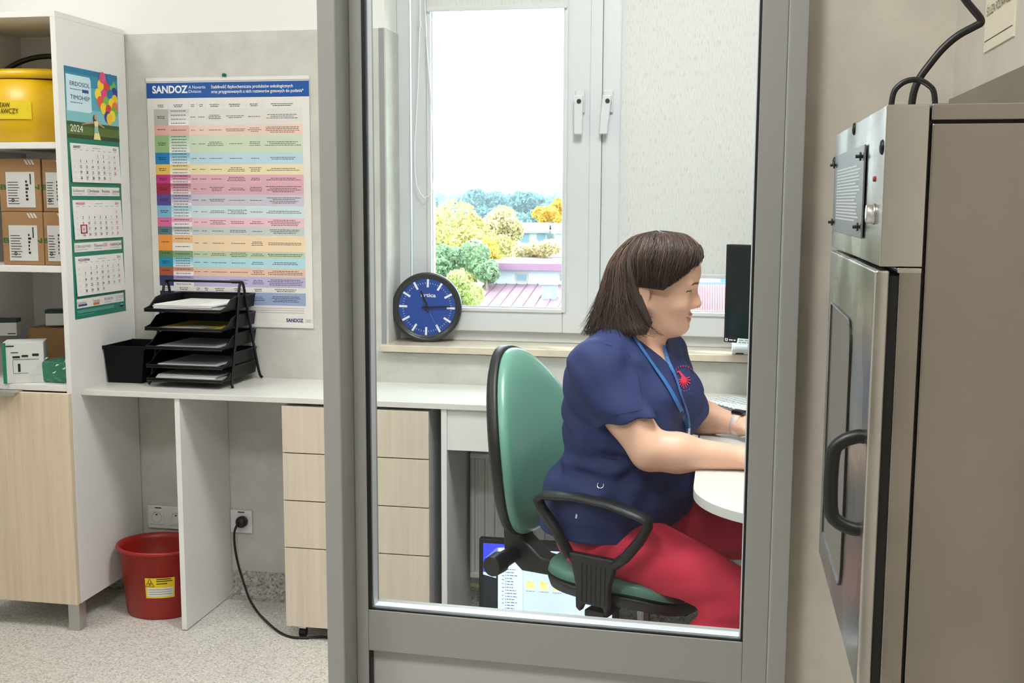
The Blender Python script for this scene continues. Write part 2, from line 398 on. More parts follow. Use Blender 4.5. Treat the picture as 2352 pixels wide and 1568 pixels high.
# roller blinds
M_blind = mat_fabric_translucent('white slub blind fabric', (224, 225, 223), 0.13)
M_cord = mat('white cord', (240, 240, 238), 0.6)
def blind(name, label, x0, x1, zbot, cord):
    yb = YW - .036; zt = WZ1 - .03
    t = thing(name, label, 'window blind', ((x0 + x1) / 2, yb, zbot))
    MB().box(x0, x1, yb, yb + .0012, zbot, zt - .04).build('blind_fabric', M_blind, t)
    MB().box(x0 - .002, x1 + .002, yb - .004, yb + .005, zbot - .014, zbot).build('bottom_bar', M_pvc, t, bevel=.002)
    MB().box(x0 - .004, x1 + .004, yb - .03, yb + .008, zt - .04, zt).build('cassette', M_pvc, t, bevel=.008)
    if cord:
        pts = [PY(*q, yb - .01) for q in ((965, -180), (965, 40), (960, 200), (953, 330), (953, 390), (957, 425), (966, 445), (975, 455), (985, 450), (993, 435), (996, 400), (994, 300), (988, 200), (980, 100), (976, 0), (974, -180))]
        MB().tube(pts, .0016, 6).build('pull_cord', M_cord, t, smooth=True)
        q = PY(965, 55, yb - .01); MB().lathe([(.001, -.012), (.003, -.008), (.003, .008), (.001, .012)], q, 8).build('cord_joiner', M_pvc, t)
g0 = (sashes[0][0] + .062, sashes[0][1] - .085); 
blind('roller_blind', 'rolled-up roller blind with a looped cord above the clock', g0[0], g0[1], PY(1150, 17, YW).z, True)
blind('roller_blind', 'white slubbed roller blind let down behind the seated woman', -.348 , .16, PY(1630, 630, YW - .036).z, False)

# ------------------------------------------------------------------ glazed door in the partition
YD = YP - .02
door = struct('door_1', (DX0, YP, 0))
def dx(px, y=784, Y=YP - .02): return PY(px, y, Y).x
xp0 = PY(743, 784, YP - .08).x; xp1 = PY(785, 784, YP - .08).x
MB().box(xp0, xp1, YP - .08, YP + .06, 0, 2.16).build('post', M_frame, door, bevel=.003)
xg0 = PY(840, 784, YD).x; xg1 = PY(1728, 784, YD).x
zg0 = PY(1270, 1430, YD).z; zr0 = PY(1000, 1504, YD).z
xs1_ = PY(1786, 784, YD).x
MB().box(xp1, xg0, YD, YP + .04, 0, 2.12).build('hinge_stile', M_frame, door, bevel=.0015)
MB().box(xg1, xs1_, YD, YP + .04, 0, 2.12).build('lock_stile', M_frame, door, bevel=.0015)
MB().box(xg0, xg1, YD, YP + .04, zr0, zg0).build('middle_rail', M_frame, door, bevel=.0015)
MB().box(xg0, xg1, YD, YP + .04, 2.03, 2.12).build('top_rail', M_frame, door, bevel=.0015)
MB().box(xg0, xg1, YD, YP + .04, 0.01, .11).build('bottom_rail', M_frame, door, bevel=.0015)
MB().box(xg0 - .004, xg1 + .004, YD + .015, YP + .03, .11, zr0).build('lower_panel', M_frame2, door)
MB().box(xg0, xg0 + .004, YD + .002, YD + .015, .11, zr0).box(xg1 - .004, xg1, YD + .002, YD + .015, .11, zr0).build('panel_gasket', M_black, door)
MB().box(xs1_ + .0025, DX1, YD - .004, YP + .05, 0, 2.16).build('door_jamb', M_frame, door, bevel=.002)
MB().box(xs1_, xs1_ + .0025, YD + .003, YP, 0, 2.12).build('gap_seal', M_bead, door)
MB().box(xp0, DX1, YP - .08, YP + .06, 2.16, 2.22).build('head_jamb', M_frame, door, bevel=.003)
g = MB()
yg = YD + .006
g.box(xg0, xg0 + .006, YD + .002, yg, zg0, 2.03).box(xg1 - .004, xg1, YD + .002, yg, zg0, 2.03).box(xg0, xg1, YD + .002, yg, zg0, zg0 + .0032).box(xg0, xg1, YD + .002, yg, 2.027, 2.03)
g.build('glazing_gasket', M_black, door)
g = MB()
g.box(xg0, xg0 + .0075, yg + .006, YP + .012, zg0, 2.03).box(xg1 - .006, xg1, yg + .006, YP + .012, zg0, 2.03).box(xg0 + .0075, xg1 - .006, yg + .006, YP + .012, zg0, zg0 + .0055)
g.build('glazing_bead', M_bead, door, bevel=.0015)
MB().box(xg0 - .001, xg1 + .001, yg, yg + .006, zg0 - .001, 2.031).build('glass_pane', M_glass_door, door)
door.rotation_euler = (0, 0, rad(-1.8))

# ------------------------------------------------------------------ tall cabinet on the left
M_carc = mat('light grey melamine', (232, 232, 230), 0.42)
M_oak = mat('light oak laminate', (225, 208, 183), 0.42, var=(3.2, 0.10, (16, 16, 0.55)), bump=(6, 0.10, (60, 60, 2)))
M_oak2 = mat('pale oak laminate', (216, 204, 186), 0.42, var=(3.0, 0.08, (18, 18, 0.6)), bump=(6, 0.10, (60, 60, 2)))
M_alu = mat('satin aluminium', (190, 190, 188), 0.35, 0.8)
M_counter = mat('white grey worktop laminate', (222, 222, 217), 0.28)
CXR, CXL, CYF, CYB = -2.060, -2.472, 3.235, WB - .005
cab = thing('tall_cabinet', 'tall narrow grey cabinet with open shelves above an oak door', 'cabinet', (CXR - .2, CYF, 0))
z0 = .092
MB().box(CXR - .018, CXR, CYF, CYB, z0, 1.982).build('side_panel', M_carc, cab, bevel=.001)
MB().box(CXL, CXL + .018, CYF, CYB, z0, 1.982).build('side_panel', M_carc, cab, bevel=.001)
MB().box(CXL, CXR, CYF, CYB, 1.982, 2.0).build('top_panel', M_carc, cab, bevel=.001)
MB().box(CXL + .018, CXR - .018, CYB - .006, CYB, z0, 1.982).build('back_panel', M_carc, cab)
for zz in (1.578, 1.186, .800, z0):
    MB().box(CXL + .018, CXR - .018, CYF + .004, CYB - .006, zz, zz + .02).build('shelf', M_carc, cab, bevel=.001)
dr = MB().box(CXL + .002, CXR - .0015, CYF - .02, CYF - .001, z0 - .001, .797).build('door', M_oak, cab, bevel=.0015)
hx0, hx1 = PY(-40, 900, CYF - .02).x, PY(44, 900, CYF - .02).x
MB().prism([(hx0, CYF - .0, .8), (hx0, CYF - .046, .8), (hx0, CYF - .046, .788), (hx0, CYF - .043, .788), (hx0, CYF - .043, .7965), (hx0, CYF, .7965)], (hx1 - hx0, 0, 0)).build('door_handle', M_alu, dr)
for lx, ly in ((CXR - .042, CYF - .012), (CXL + .005, CYF - .012), (CXR - .042, CYB - .06), (CXL + .005, CYB - .06)):
    MB().box(lx, lx + .04, ly, ly + .04, 0, z0).build('leg', M_alu, cab, bevel=.001)

# ---- yellow bucket
M_yel = mat('yellow plastic', (222, 178, 8), 0.33)
M_yel2 = mat('pale yellow label', (232, 206, 30), 0.5)
M_ink = mat('black print', (22, 22, 24), 0.6)
M_blk = mat('black plastic', (18, 18, 20), 0.42)
bc = Vector((-2.268, 3.432, 1.598)); R0, R1 = .163, .172
bk = thing('yellow_bucket', 'yellow round bucket with loose lid, paper label and black carry handle', 'bucket', bc)
hb = PY(60, 181, 3.265).z - bc.z
MB().lathe([(R0 - .01, 0), (R0, .006), (R1, hb), (R1 - .006, hb), (R0 - .008, .012)], bc, 48).build('bucket_body', M_yel, bk, smooth=True)
hl = PY(60, 168, 3.265).z - bc.z
MB().lathe([(.02, .030), (R1 - .03, .026), (R1 - .012, .016), (R1 - .006, .020), (R1 + .007, .018), (R1 + .009, .0), (R1 + .004, -.006)], bc + Vector((0, .004, hl)), 48, ax=(0.01, -.05, 1)).build('lid', M_yel, bk, smooth=True)
pts = []
for i in range(25):
    a = math.pi * i / 24; pts.append(bc + Vector((.172 * math.cos(a), .03 + .05 * math.sin(a), hb + .002 + .10 * math.sin(a))))
MB().tube(pts, .009, 8).build('carry_handle', M_blk, bk, smooth=True)
def on_cyl(c, r, a, z): return c + Vector((r * math.sin(a), -r * math.cos(a), z))
zt, zb = PY(40, 231, 3.265).z - bc.z, PY(40, 273, 3.265).z - bc.z
a0, a1 = -1.0, .495
mb = MB()
N = 16
for i in range(N):
    q0, q1 = a0 + (a1 - a0) * i / N, a0 + (a1 - a0) * (i + 1) / N
    r_ = R1 - .002
    mb.quad(on_cyl(bc, r_, q0, zb), on_cyl(bc, r_, q1, zb), on_cyl(bc, r_ + .001, q1, zt), on_cyl(bc, r_ + .001, q0, zt))
mb.build('paper_label', M_yel2, bk, smooth=True)
mb = MB()
for body, z, ar in (('TAW', zt - .021, .117), ('AWCZY', zt - .040, .272)):
    vs, fs = text_geo(body, .012); x1 = max(v[0] for v in vs); sc = .0155 / .7
    mb.add([on_cyl(bc, R1 + .0008, ar + (v[0] - x1) * sc * .74 / R1, z + v[1] * sc) for v in vs], fs)
mb.build('lettering', mat('brown ink', (70, 40, 10), .6), bk)

# ---- cardboard boxes
M_card = mat('brown corrugated cardboard', (156, 121, 82), 0.8, var=(12, 0.08))
M_label = mat('white paper label', (205, 206, 204), 0.7)
M_green = mat('green carton print', (30, 96, 48), 0.6)
def carton(x0, x1, y0, z0, z1, dep, label):
    t = thing('cardboard_box', label, 'box', ((x0 + x1) / 2, y0 + dep / 2, z0), group='cartons on the middle shelf')
    MB().box(x0, x1, y0, y0 + dep, z0, z1).build('carton', M_card, t, bevel=.003)
    w, h = x1 - x0, z1 - z0
    mb = MB(); put_text(mb, 'BRAUN', ((x0 + x1) / 2, y0 - .0006, z0 + h * .42), (1, 0, 0), (0, 0, 1), .016, 'c', w * .94, .02)
    mb.build('carton_print', M_green, t)['kind'] = 'stuff'
    lx0, lx1, lz0, lz1 = x0 + w * .17, x0 + w * .86, z0 + h * .08, z0 + h * .75
    MB().box(lx0, lx1, y0 - .0015, y0, lz0, lz1).build('shipping_label', M_label, t)
    mb = MB(); yy = y0 - .0021; lw, lh = lx1 - lx0, lz1 - lz0
    for k in range(9):
        zz = lz0 + lh * (.10 + .075 * k); mb.box(lx0 + lw * .06, lx0 + lw * (.38 + .12 * random.random()), yy, yy + .0004, zz, zz + lh * .018)
    for k in range(6):
        zz = lz0 + lh * (.2 + .1 * k); mb.box(lx0 + lw * .68, lx0 + lw * (.72 + .08 * random.random()), yy, yy + .0004, zz, zz + lh * .06)
    mb.lathe([(.0055, 0), (.0055, .0004), (.003, .0004), (.003, 0)], (lx0 + lw * .22, yy, lz0 + lh * .2), 14, (0, 1, 0), cap=False)
    mb.box(lx0 + lw * .84, lx0 + lw * .88, yy, yy + .0004, lz0 + lh * .65, lz0 + lh * .95)
    mb.build('label_print', M_ink, t)['kind'] = 'stuff'
    tx = x0 + w * .62
    mb = MB()
    for k in range(3): mb.quad((tx + k * .011, y0 - .0006, z1 - .004), (tx + .007 + k * .011, y0 - .0006, z1 - .004), (tx + .016 + k * .011, y0 - .0006, z1 - .019), (tx + .009 + k * .011, y0 - .0006, z1 - .019))
    mb.build('tape_mark', M_label, t)
Y0 = 3.275
xa, xb, xc = PY(3, 500, Y0).x, PY(98, 500, Y0).x, CXR - .0195
zs2 = 1.2065
zm, ztop = PY(50, 486, Y0).z, PY(50, 364, Y0).z
carton(xa, xb - .001, Y0, zs2, zm - .001, .2, 'brown carton at the bottom of the shelf stack, away from the calendar side')
carton(xb + .001, xc, Y0, zs2, zm - .001, .2, 'brown carton at the bottom of the shelf stack, against the calendar side')
carton(xa - .004, xb - .004, Y0 + .004, zm, ztop, .2, 'brown carton on top of the shelf stack, away from the calendar side')
carton(xb + .002, xc, Y0 + .004, zm, ztop - .002, .2, 'brown carton on top of the shelf stack, against the calendar side')

# ---- white and green medical boxes on the lower shelf
M_wbox = mat('white carton', (214, 217, 214), 0.55)
M_gbox = mat('green carton edge', (18, 128, 92), 0.5)
M_dgreen = mat('dark green carton lid', (12, 52, 44), 0.5)
zs3 = .8205
def rot_box(name, label, corner, ang, w, d, h, mats, lid=None, prints=None, stripe=False):
    """corner: nearest bottom corner; ang: direction of the face that runs right and back"""
    r = Vector((math.cos(ang), math.sin(ang), 0)); b_ = Vector((-math.sin(ang), math.cos(ang), 0)); k = Vector(corner)
    t = thing(name, label, 'box', k)
    MB().prism([k, k + r * w, k + r * w + b_ * d, k + b_ * d], (0, 0, h)).build('carton', mats, t, bevel=.0015)
    n = -b_
    if stripe: MB().obox(k + r * .005 + n * .0003 + Vector((0, 0, h / 2)), (r, n, (0, 0, 1)), (.0055, .0006, h / 2)).build('green_stripe', M_gbox, t)
    if lid: MB().prism([k + r * -.001 - b_ * .001, k + r * (w + .001) - b_ * .001, k + r * (w + .001) + b_ * (d + .001), k + b_ * (d + .001) - r * .001], (0, 0, .012)).build('lid', M_dgreen, t); 
    if lid:
        for o in t.children:
            if o.name.startswith('lid'): o.location.z = h - .010
    if prints:
        mb = MB()
        for (u0, u1, v0, v1) in prints: mb.obox(k + r * (w * (u0 + u1) / 2) + n * .0006 + Vector((0, 0, h * (v0 + v1) / 2)), (r, n, (0, 0, 1)), (w * (u1 - u0) / 2, .0003, h * (v1 - v0) / 2))
        mb.build('carton_print', M_ink, t)['kind'] = 'stuff'
    return t, r, b_
c1 = PZ(9, 881, zs3)
rot_box('medical_supply_box', 'large white box with a green corner stripe and printed barcodes on the lower shelf', c1, rad(26), .125, .10, .134, M_wbox, stripe=True,
        prints=[(.09, .28, .90, .93), (.20, .38, .745, .765), (.24, .42, .62, .67), (.46, .62, .64, .69), (.72, .88, .66, .72), (.24, .88, .58, .588), (.36, .42, .28, .48), (.24, .245, .24, .56), (.24, .6, .24, .246)])
c2 = PZ(-18, 772, zs3 + .1345); 
rot_box('medical_supply_box', 'small white box with a dark green lid lying on the large striped box', (c2.x, c2.y + .01, zs3 + .1345), rad(18), .075, .05, .055, M_wbox, lid=True, prints=[(.6, .95, .1, .16)])
# plain black block and brown carton behind
MB().box(-2.205, -2.085, 3.45, 3.60, zs3, zs3 + .165).build('black_block', mat('matt black case', (9, 9, 10), .55), loc=(-2.145, 3.52, zs3), bevel=.004)
tag(bpy.data.objects['black_block'], 'plain black block at the back of the lower shelf', 'case')
MB().box(-2.36, -2.21, 3.46, 3.60, zs3, zs3 + .158).build('brown_carton', M_card, loc=(-2.285, 3.53, zs3), bevel=.003)
tag(bpy.data.objects['brown_carton'], 'plain brown carton behind the white boxes on the lower shelf', 'box')
rot_box('medical_supply_box', 'long white box with a dark green lid resting on the brown carton and black block', (-2.292, 3.462, zs3 + .1655), rad(20), .135, .05, .052, M_wbox, lid=True)
# green wrapped pack in clear film
pk = thing('wrapped_pack', 'green folded pack in clear plastic film beside the striped white box', 'package', (-2.14, 3.30, zs3))
px0, px1 = PY(76, 870, 3.30).x, -2.081
MB().prism([(px0, 3.285, zs3), (px1, 3.275, zs3), (px1, 3.275, zs3 + .068), (px0 + .05, 3.28, zs3 + .072), (px0 + .012, 3.285, zs3 + .03)], (0, .10, 0)).build('green_wrap', mat('green cloth wrap', (22, 122, 92), .6, bump=(40, .5)), pk, bevel=.006)
bm = bmesh.new(); bmesh.ops.create_grid(bm, x_segments=22, y_segments=12, size=.5)
rnd = random.Random(3)
vs = []
for v in bm.verts:
    u, w = v.co.x + .5, v.co.y + .5
    x = px0 - .035 + (px1 - px0 + .033) * u; z = zs3 + .001 + .082 * w * (.45 + .55 * min(1, u * 2.2))
    y = 3.270 - .018 * math.sin(w * 3) + .007 * math.sin(u * 19 + w * 7) * math.cos(w * 11 + u * 5) + .004 * (rnd.random() - .5) + .02 * w
    vs.append((x, y, z))
fs = [tuple(v.index for v in fc.verts) for fc in bm.faces]; bm.free()
MB().add(vs, fs).build('plastic_film', mat_glass('plastic film', (.97, .98, .98)), pk)

# ------------------------------------------------------------------ flat printed sheets
class Sheet:
    def __init__(s, tl, right, up, nrm, W, H):
        s.o, s.r, s.u, s.n, s.W, s.H = Vector(tl), Vector(right), Vector(up), Vector(nrm), W, H; s.mb = MB(); s.mats = []
    def mi(s, m):
        if m not in s.mats: s.mats.append(m)
        return s.mats.index(m)
    def pt(s, u, v, d=0): return s.o + s.r * (u * s.W) - s.u * (v * s.H) + s.n * d
    def rect(s, u0, v0, u1, v1, m, d=.0004): s.mb.quad(s.pt(u0, v1, d), s.pt(u1, v1, d), s.pt(u1, v0, d), s.pt(u0, v0, d), s.mi(m))
    def poly(s, pts, m, d=.0005): s.mb.add([s.pt(u, v, d) for u, v in pts], [tuple(range(len(pts)))[::-1]], s.mi(m))
    def disc(s, u, v, ru, rv, m, d=.0005, n=16): s.poly([(u + ru * math.cos(2 * math.pi * k / n), v + rv * math.sin(2 * math.pi * k / n)) for k in range(n)], m, d)
    def text(s, body, u, v, h, m, align='l', w=None, bold=0.0, d=.0008): put_text(s.mb, body, s.pt(u, v, d), s.r, s.u, h, align, w, bold, s.mi(m))
    def words(s, u0, u1, v, h, m, d=.0006, fill=.8, align='c'):
        """illegibly small print: a broken line of word-long strokes"""
        W = (u1 - u0) * s.W; L = W * fill; st = (u0 + (1 - fill) / 2 * (u1 - u0)) if align == 'c' else u0
        x = 0.0
        while x < L:
            wl = min(L - x, h * random.uniform(1.5, 5)); 
            s.rect(st + x / s.W, v, st + (x + wl) / s.W, v + h / s.H, m, d); x += wl + h * .8
    def build(s, name, parent): return s.mb.build(name, s.mats, parent)
def pm(c, r=.45): return mat('print %d %d %d' % c, c, r)

# ---- wall calendar on the cabinet side
cal = thing('wall_calendar', 'three-month wall calendar with a balloon picture on the cabinet side', 'calendar', (CXR, 3.43, 1.03))
CW, CH = .313, .806
S0 = Vector((CXR, 3.272, 1.838))
MB().box(CXR, CXR + .0012, S0.y, S0.y + CW, S0.z - CH, S0.z).build('backing_card', mat('green calendar card', (24, 122, 100), .4), cal)
S = Sheet(S0 + Vector((.0012, 0, 0)), (0, 1, 0), (0, 0, 1), (1, 0, 0), CW, CH)
hv = .278
S.rect(0, 0, 1, hv, pm((86, 170, 190)))
S.rect(0, 0, 1, .022, pm((26, 120, 160)), .0005); S.rect(0, .022, 1, .07, pm((50, 142, 172)), .0005); S.rect(0, .16, 1, .212, pm((128, 194, 202)), .0005)
S.rect(0, .212, 1, hv, pm((86, 112, 48)), .0006); S.rect(0, .212, 1, .228, pm((58, 84, 38)), .0007); S.rect(0, .262, 1, hv, pm((48, 70, 34)), .0007)
lb = pm((205, 232, 242)); S.rect(.015, .03, .44, .145, lb, .0007); S.rect(.015, .05, .47, .168, lb, .00071); S.disc(.44, .05, .03, .02, lb, .00072); S.rect(.015, .145, .44, .172, lb, .00073)
S.text('ERDOSOL', .08, .072, .0135, pm((24, 34, 66)), w=.115, d=.0012); S.text('TIMOHEP', .08, .125, .0135, pm((24, 34, 66)), w=.112, d=.0012)
S.rect(.30, .082, .42, .095, pm((40, 80, 150)), .0011); S.words(.08, .28, .084, .0022, pm((90, 100, 120)), .0011, 1, 'l'); S.words(.08, .3, .136, .0022, pm((70, 80, 100)), .0011, 1, 'l')
S.text('2024', .055, .252, .022, pm((245, 245, 235)), w=.072, d=.0012)
bcol = [(244, 212, 40), (222, 62, 60), (112, 182, 70), (40, 60, 160), (246, 220, 60), (228, 74, 130), (30, 120, 170), (240, 200, 40), (230, 90, 70), (120, 190, 80), (245, 215, 60), (235, 120, 70)]
rb = random.Random(5)
bl = [(.66, .052), (.78, .055), (.90, .05), (.97, .075), (.60, .09), (.72, .09), (.84, .085), (.94, .105), (.64, .12), (.76, .118), (.86, .122), (.95, .135), (.70, .145), (.80, .15), (.90, .155), (.77, .178), (.87, .172), (.70, .02), (.85, .022), (.81, .185)]
for i, (u, v) in enumerate(bl):
    cc = bcol[i % len(bcol)]; S.disc(min(u, .93), v, .062, .024, pm(cc), .0008 + i * .00004)
sk = pm((206, 150, 116)); S.disc(.53, .185, .022, .011, sk, .0016); S.disc(.515, .190, .03, .014, pm((74, 44, 30)), .0015); S.disc(.51, .202, .022, .012, pm((74, 44, 30)), .00152)
S.poly([(.27, .218), (.50, .203), (.50, .211), (.27, .222)], sk, .0015); S.poly([(.56, .203), (.70, .222), (.69, .226), (.56, .212)], sk, .0015)
S.poly([(.50, .202), (.58, .202), (.57, .235), (.62, .276), (.48, .276), (.51, .235)], pm((236, 226, 150)), .0016); S.poly([(.505, .222), (.57, .222), (.575, .25), (.495, .25)], pm((150, 190, 180)), .0017)
S.rect(.84, .262, .93, .268, pm((40, 60, 110)), .0012)
S.build('picture', cal)
pads = [(.298, .452, 'SIERPIEŃ', 3, 31, (60, 60, 64), 31), (.523, .680, 'WRZESIEŃ', 6, 30, (200, 60, 76), 35), (.749, .908, 'PAŹDZIERNIK', 1, 31, (60, 60, 64), 40)]
for (v0, v1, nm, first, days, tc_, wk) in pads:
    P = MB(); o_ = S0 + Vector((.0014, CW * .035, -CH * v0)); w_ = CW * .93; h_ = CH * (v1 - v0)
    pts = [o_ + Vector((.0022, 0, 0)), o_ + Vector((.0022, w_, 0)), o_ + Vector((.006, w_ + .001, -h_)), o_ + Vector((.006, .001, -h_))]
    P.prism(pts, (-.0025, 0, 0)); pd = P.build('month_pad', mat('white calendar paper', (232, 232, 230), .6), cal)
    up = Vector((-.0038, 0, h_)).normalized(); nn = Vector((h_, 0, .0038)).normalized()
    T = Sheet(pts[0], (0, 1, 0), up, nn, w_, h_)
    T.text(nm, .05, .12, .0078, pm(tc_), bold=.01); T.text('2024', .94, .12, .0085, pm(tc_ if nm[0] == 'W' else (80, 80, 84)), 'r')
    T.words(.42, .62, .085, .002, pm((170, 170, 172)))
    for k in range(8): T.words(.04 + .118 * k, .13 + .118 * k, .155, .0016, pm((150, 150, 152)), fill=.55)
    row = 0
    for d_ in range(1, days + 1):
        cidx = (first + d_ - 1) % 7; row = (first + d_ - 1) // 7
        if row > 4: row = 4
        u = .175 + .118 * cidx; v = .335 + .145 * row
        cc = (206, 70, 84) if cidx == 6 or (nm[0] == 'S' and d_ == 15) else ((170, 170, 172) if cidx == 5 else (48, 48, 52))
        if d_ == 30 and days == 30: T.text('30', u + .02, v + .02, .004, pm(cc), 'l'); continue
        if (first + d_ - 1) // 7 > 4: continue
        T.text(str(d_), u, v, .0088, pm(cc), 'c', bold=.012); T.rect(u - .035, v + .025, u + .035, v + .031, pm((190, 190, 192)))
    for r_ in range(5): T.text(str(wk + r_), .055, .33 + .145 * r_, .0052, pm((188, 188, 192)), 'c')
    T.build('calendar_print', pd)['kind'] = 'stuff'
    if nm[0] == 'W':
        cu, cv = .175, .335 + .145 * 3 - .03; mb = MB(); m_ = mat('red date marker', (178, 34, 56), .35)
        for (du, dv, eu, ev) in ((-.062, -.115, .062, -.09), (-.062, .085, .062, .11), (-.062, -.115, -.047, .11), (.047, -.115, .062, .11)):
            q0, q1 = T.pt(cu + du, cv + ev, .0008), T.pt(cu + eu, cv + dv, .0008)
            mb.box(q0.x, q0.x + .0012, q0.y, q1.y, q0.z, q1.z)
        mb.build('date_marker', m_, cal)
strips = [(.470, .506, [('Solamid', .05, .21, (120, 120, 122)), ('Clindanea', .32, .22, (60, 62, 66)), ('Rozosea', .60, .15, (92, 72, 66)), ('Levosal', .81, .14, (70, 74, 100))]),
          (.694, .731, [('ORNISPAR', .05, .29, (138, 140, 138)), ('Thionerv', .40, .19, (50, 52, 54)), ('FARINGAN', .72, .25, (70, 58, 52))]),
          (.920, .957, [('Esmolex', .04, .17, (140, 142, 146)), ('Ciprotic', .33, .14, (96, 96, 80)), ('PULNEON', .56, .17, (116, 116, 130)), ('OCULESTAD', .79, .17, (150, 150, 160))])]
for si, (v0, v1, ws) in enumerate(strips):
    T = Sheet(S0 + Vector((.0014, 0, 0)), (0, 1, 0), (0, 0, 1), (1, 0, 0), CW, CH)
    T.rect(.035, v0, .955, v1, pm((232, 230, 226)), .0006)
    for (t_, u, w_, cc) in ws:
        T.text(t_, u, v0 + .021, .0095, pm(cc), w=w_ * CW, d=.0012)
        T.words(u, u + w_ * .9, v0 + .027, .0018, pm((160, 160, 162)), .0012, .9, 'l')
    if si == 2: T.rect(.06, .942, .22, .950, pm((60, 70, 120)), .0013); T.rect(.34, .943, .46, .953, pm((206, 120, 70)), .0013)
    if si == 1: T.rect(.59, .700, .66, .715, pm((222, 180, 180)), .0011)
    T.build('advert_strip', cal)
T = Sheet(S0 + Vector((.0014, 0, 0)), (0, 1, 0), (0, 0, 1), (1, 0, 0), CW, CH)
T.rect(.03, .965, .75, .978, pm((84, 150, 140)), .0007); T.rect(.03, .983, .36, .987, pm((84, 150, 140)), .0007); T.disc(.91, .973, .04, .008, pm((16, 60, 70)), .0007); T.rect(.88, .966, .94, .970, pm((150, 190, 200)), .0009)
T.build('footer_print', cal)['kind'] = 'stuff'

# ---- poster
pos = thing('wall_poster', 'large medical table poster with a blue header on the back wall above the counter', 'poster', (-1.69, WB, .985))
PW, PH = .594, .841
tl = Vector((-1.984, WB - .003, 1.826))
MB().box(tl.x, tl.x + PW, tl.y, tl.y + .0012, tl.z - PH, tl.z).build('sheet', mat('poster paper', (228, 227, 222), .32), pos)
MB().box(tl.x - .001, tl.x + PW + .001, tl.y - .0025, tl.y + .002, tl.z - .002, tl.z + .010).build('hanger_strip', mat('white poster strip', (228, 228, 226), .35), pos)
MB().box(tl.x - .001, tl.x + PW + .001, tl.y - .0025, tl.y + .002, tl.z - PH - .006, tl.z - PH + .006).build('hanger_strip', mat('white poster strip', (228, 228, 226), .35), pos)
S = Sheet(tl, (1, 0, 0), (0, 0, 1), (0, -1, 0), PW, PH)
wht = pm((240, 242, 244)); S.rect(0, .008, 1, .070, pm((22, 84, 162), .3))
S.text('SANDOZ', .037, .049, .0240, wht, w=.132, bold=.032, d=.001); S.text('A Novartis', .265, .033, .0105, wht, w=.062); S.text('Division', .265, .050, .0105, wht, w=.046)
S.text('Stabilność fizykochemiczna produktów onkologicznych', .405, .033, .0105, wht, w=.296, bold=.012)
S.text('oraz przygotowanych z nich roztworów gotowych do podania*', .405, .052, .0105, wht, w=.334, bold=.012)
rows = [(251, 287.5, (184, 184, 180), (206, 208, 208), (222, 221, 215), 4), (287.5, 310, (232, 176, 168), (228, 184, 174), (236, 208, 196), 1), (310, 349.5, (150, 186, 132), (178, 208, 182), (205, 220, 196), 6),
        (349.5, 376, (24, 128, 192), (128, 190, 220), (190, 218, 230), 4), (376, 399.5, (240, 196, 96), (240, 214, 150), (238, 224, 186), 3), (399.5, 419.5, (202, 52, 136), (214, 122, 166), (226, 176, 194), 3),
        (419.5, 445, (158, 34, 72), (196, 116, 136), (220, 176, 188), 4), (445, 470.5, (88, 76, 150), (164, 160, 196), (206, 200, 216), 4), (470.5, 498, (124, 186, 220), (180, 212, 228), (208, 226, 232), 4),
        (498, 519, (224, 110, 160), (236, 172, 200), (238, 196, 210), 2), (519, 538, (92, 124, 134), (170, 186, 190), (198, 208, 206), 3), (538, 575, (240, 158, 72), (240, 196, 148), (240, 216, 182), 2),
        (575, 590, (92, 130, 80), (130, 168, 124), (190, 208, 180), 1), (590, 613, (26, 142, 178), (122, 200, 222), (176, 218, 228), 4), (613, 633, (168, 92, 62), (206, 154, 130), (228, 196, 176), 2),
        (633, 657, (40, 56, 110), (160, 152, 200), (186, 180, 214), 3), (669, 698, (22, 36, 84), (110, 124, 170), (150, 168, 204), 3)]
fv = lambda y: (y - 187) / 558.0
ink = pm((70, 70, 78))
cols = [(.26, .312), (.312, .365), (.365, .48), (.48, .615), (.615, .715), (.715, .955)]
for (ya, yb_, dk, md, lt, n) in rows:
    va, vb = fv(ya), fv(yb_); S.rect(.041, va, .131, vb, pm(dk)); S.rect(.26, va, .957, vb, pm(lt))
    for k in range(n):
        t_ = k / max(1, n - 1) if n > 1 else 0; cc = tuple(int(md[i] + (244 - md[i]) * t_ * .85) for i in range(3))
        a_, b_ = va + (vb - va) * k / n, va + (vb - va) * (k + 1) / n
        S.rect(.131, a_, .26, b_, pm(cc)); S.words(.14, .25, (a_ + b_) / 2 - .002, .0022, ink, .0007, .85)
    dk2 = pm(tuple(int(v * .45) for v in dk)); mid = (va + vb) / 2
    S.words(.05, .122, mid - .005, .0026, dk2, .0007, .7)
    if n > 2: S.words(.05, .122, mid + .002, .0026, dk2, .0007, .6)
    for ci, (ca, cb) in enumerate(cols):
        ln = 1 if ci < 2 else (random.choice((1, 2, 3)) if ci < 5 else random.choice((2, 3, 4))); hgt = min(.0068, (vb - va) / (ln + .6))
        tcx = pm(tuple(int(v * .42) for v in lt))
        for q in range(ln): S.words(ca + .006, cb - .006, mid + (q - (ln - 1) / 2) * hgt - .0013, .0021, tcx, .0007, random.uniform(.55, .98))
for (ya) in (243, 663):
    v = fv(ya)
    for (ca, cb) in [(.045, .128), (.14, .25)] + cols: S.words(ca + .008, cb - .008, v - .004, .0022, ink, .0007, .6); S.words(ca + .008, cb - .008, v + .003, .0022, ink, .0007, .5)
for u in (.131, .26, .312, .365, .48, .615, .715): S.rect(u - .0006, fv(236), u + .0006, fv(251), pm((200, 200, 198)))
for k in range(3): S.words(.05, .955, fv(704 + k * 5), .0014, pm((160, 160, 162)), .0007, .98)
